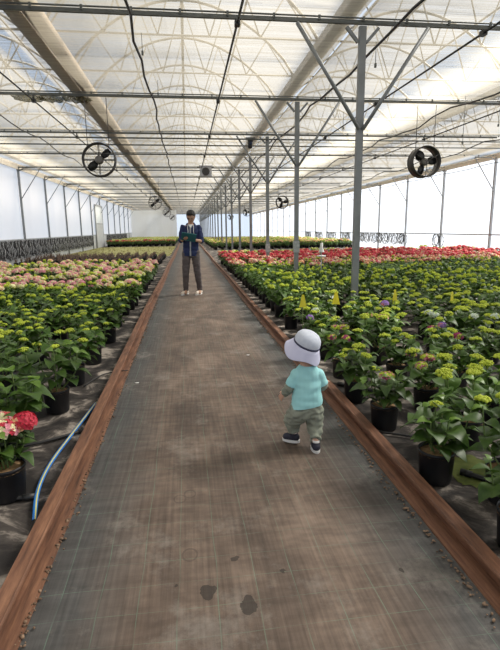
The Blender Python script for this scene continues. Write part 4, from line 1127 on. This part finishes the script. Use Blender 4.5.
m.build('zip_strip', pbr('grey_zip', (.32, .34, .37), None), P)
m = MB(); m.add([(-.03, -.098, 1.49), (.055, -.098, 1.49), (.012, -.148, 1.42), (-.03, -.08, 1.505), (.05, -.08, 1.505)], [(0, 2, 1), (0, 1, 4, 3)]); m.build('undershirt', M['white'], P)
for s in (-1, 1):
    m = MB(); x0 = .012 + s * .05; m.tube([(x0, -.098, 1.50), (x0 + s * .012, -.142, 1.44), (x0 + s * .006, -.155, 1.36), (x0 + s * .014, -.158, 1.31)], .006, 6); m.build('drawstring', M['white'], P)
def trou(bm):
    loft(bm, [((0, 0, .80), .10, .09), ((0, 0, .86), .165, .12), ((0, 0, .95), .165, .12), ((0, 0, 1.0), .15, .11)])
    for a, b, c in ((mhL, mkL, maL), (mhR, mkR, maR)):
        cap(bm, a, .098, b, .076); cap(bm, b, .076, c + V((0, 0, .03)), .056)
skin('trousers', trou, M['trouser'], P, .007, 3, None, .010, 14)
for an, yaw in ((maL, -.55), (maR, -.45)):
    Rm = Matrix.Rotation(yaw, 3, 'Z'); fw = Rm @ V((0, -1, 0)); base = V((an.x, an.y, .035))
    def sh(bm, base=base, fw=fw): cap(bm, base - fw * .035 + V((0, 0, .025)), .045, base + fw * .15 + V((0, 0, .008)), .038); cap(bm, base + V((0, 0, .03)), .048, base + V((0, 0, .07)), .045)
    so = skin('sneaker', sh, M['sneaker'], P, .005, 2, [(base, V((0, 0, -1)))])
    m = MB(); c = base + fw * .055; nS = 20; vs = []
    for z in (-.028, .006):
        for j in range(nS): a = 2 * PI * j / nS; v = Rm @ V((.048 * math.cos(a), .145 * math.sin(a), 0)); vs.append(c + v + V((0, 0, z)))
    m.add(vs, [tuple(range(nS))[::-1], tuple(nS + j for j in range(nS))] + [(j, (j + 1) % nS, nS + (j + 1) % nS, nS + j) for j in range(nS)]); m.build('sole', M['sole'], so)
# tablet held in both hands
tr = thing('tablet', 'teal tablet folder held by the man in both hands', 'tablet', (.075 - .035, 10.5 - .37, 1.245), .0)
rm = Matrix.Rotation(math.radians(9), 3, 'Y') @ Matrix.Rotation(math.radians(-48), 3, 'X')
m = MB(); m.box((0, 0, 0), (.30, .21, .016), 0, rm); m.build('cover', M['teal'], tr)
m = MB(); m.box(rm @ V((0, 0, .010)), (.27, .185, .004), 0, rm); m.build('screen', pbr('tablet_screen', (.10, .13, .15), None, rough=.15), tr)

# ------------------------------------------------------------------ light
sd = bpy.data.lights.new('sun', 'SUN'); sd.energy = 25.0; sd.angle = math.radians(14); sd.color = (1, .95, .87)
so = bpy.data.objects.new('sun', sd); COL.objects.link(so); so.rotation_euler = V((.85, .25, .85)).to_track_quat('Z', 'Y').to_euler()
w = bpy.data.worlds.new('world'); SC.world = w; w.use_nodes = True; nt = w.node_tree; nt.nodes.clear()
o_ = nt.nodes.new('ShaderNodeOutputWorld'); bg = nt.nodes.new('ShaderNodeBackground'); bg.inputs[0].default_value = (.60, .76, 1.0, 1); bg.inputs[1].default_value = 1.35
nt.links.new(bg.outputs[0], o_.inputs[0])
SC.view_settings.view_transform = 'Standard'; SC.view_settings.look = 'None'; SC.view_settings.gamma = 1; SC.view_settings.exposure = .12
SC.view_settings.use_curve_mapping = False
cy = SC.cycles; cy.max_bounces = 8; cy.diffuse_bounces = 5; cy.transmission_bounces = 6; cy.transparent_max_bounces = 16; cy.use_denoising = True
cy.caustics_reflective = False; cy.caustics_refractive = False; cy.sample_clamp_indirect = 6
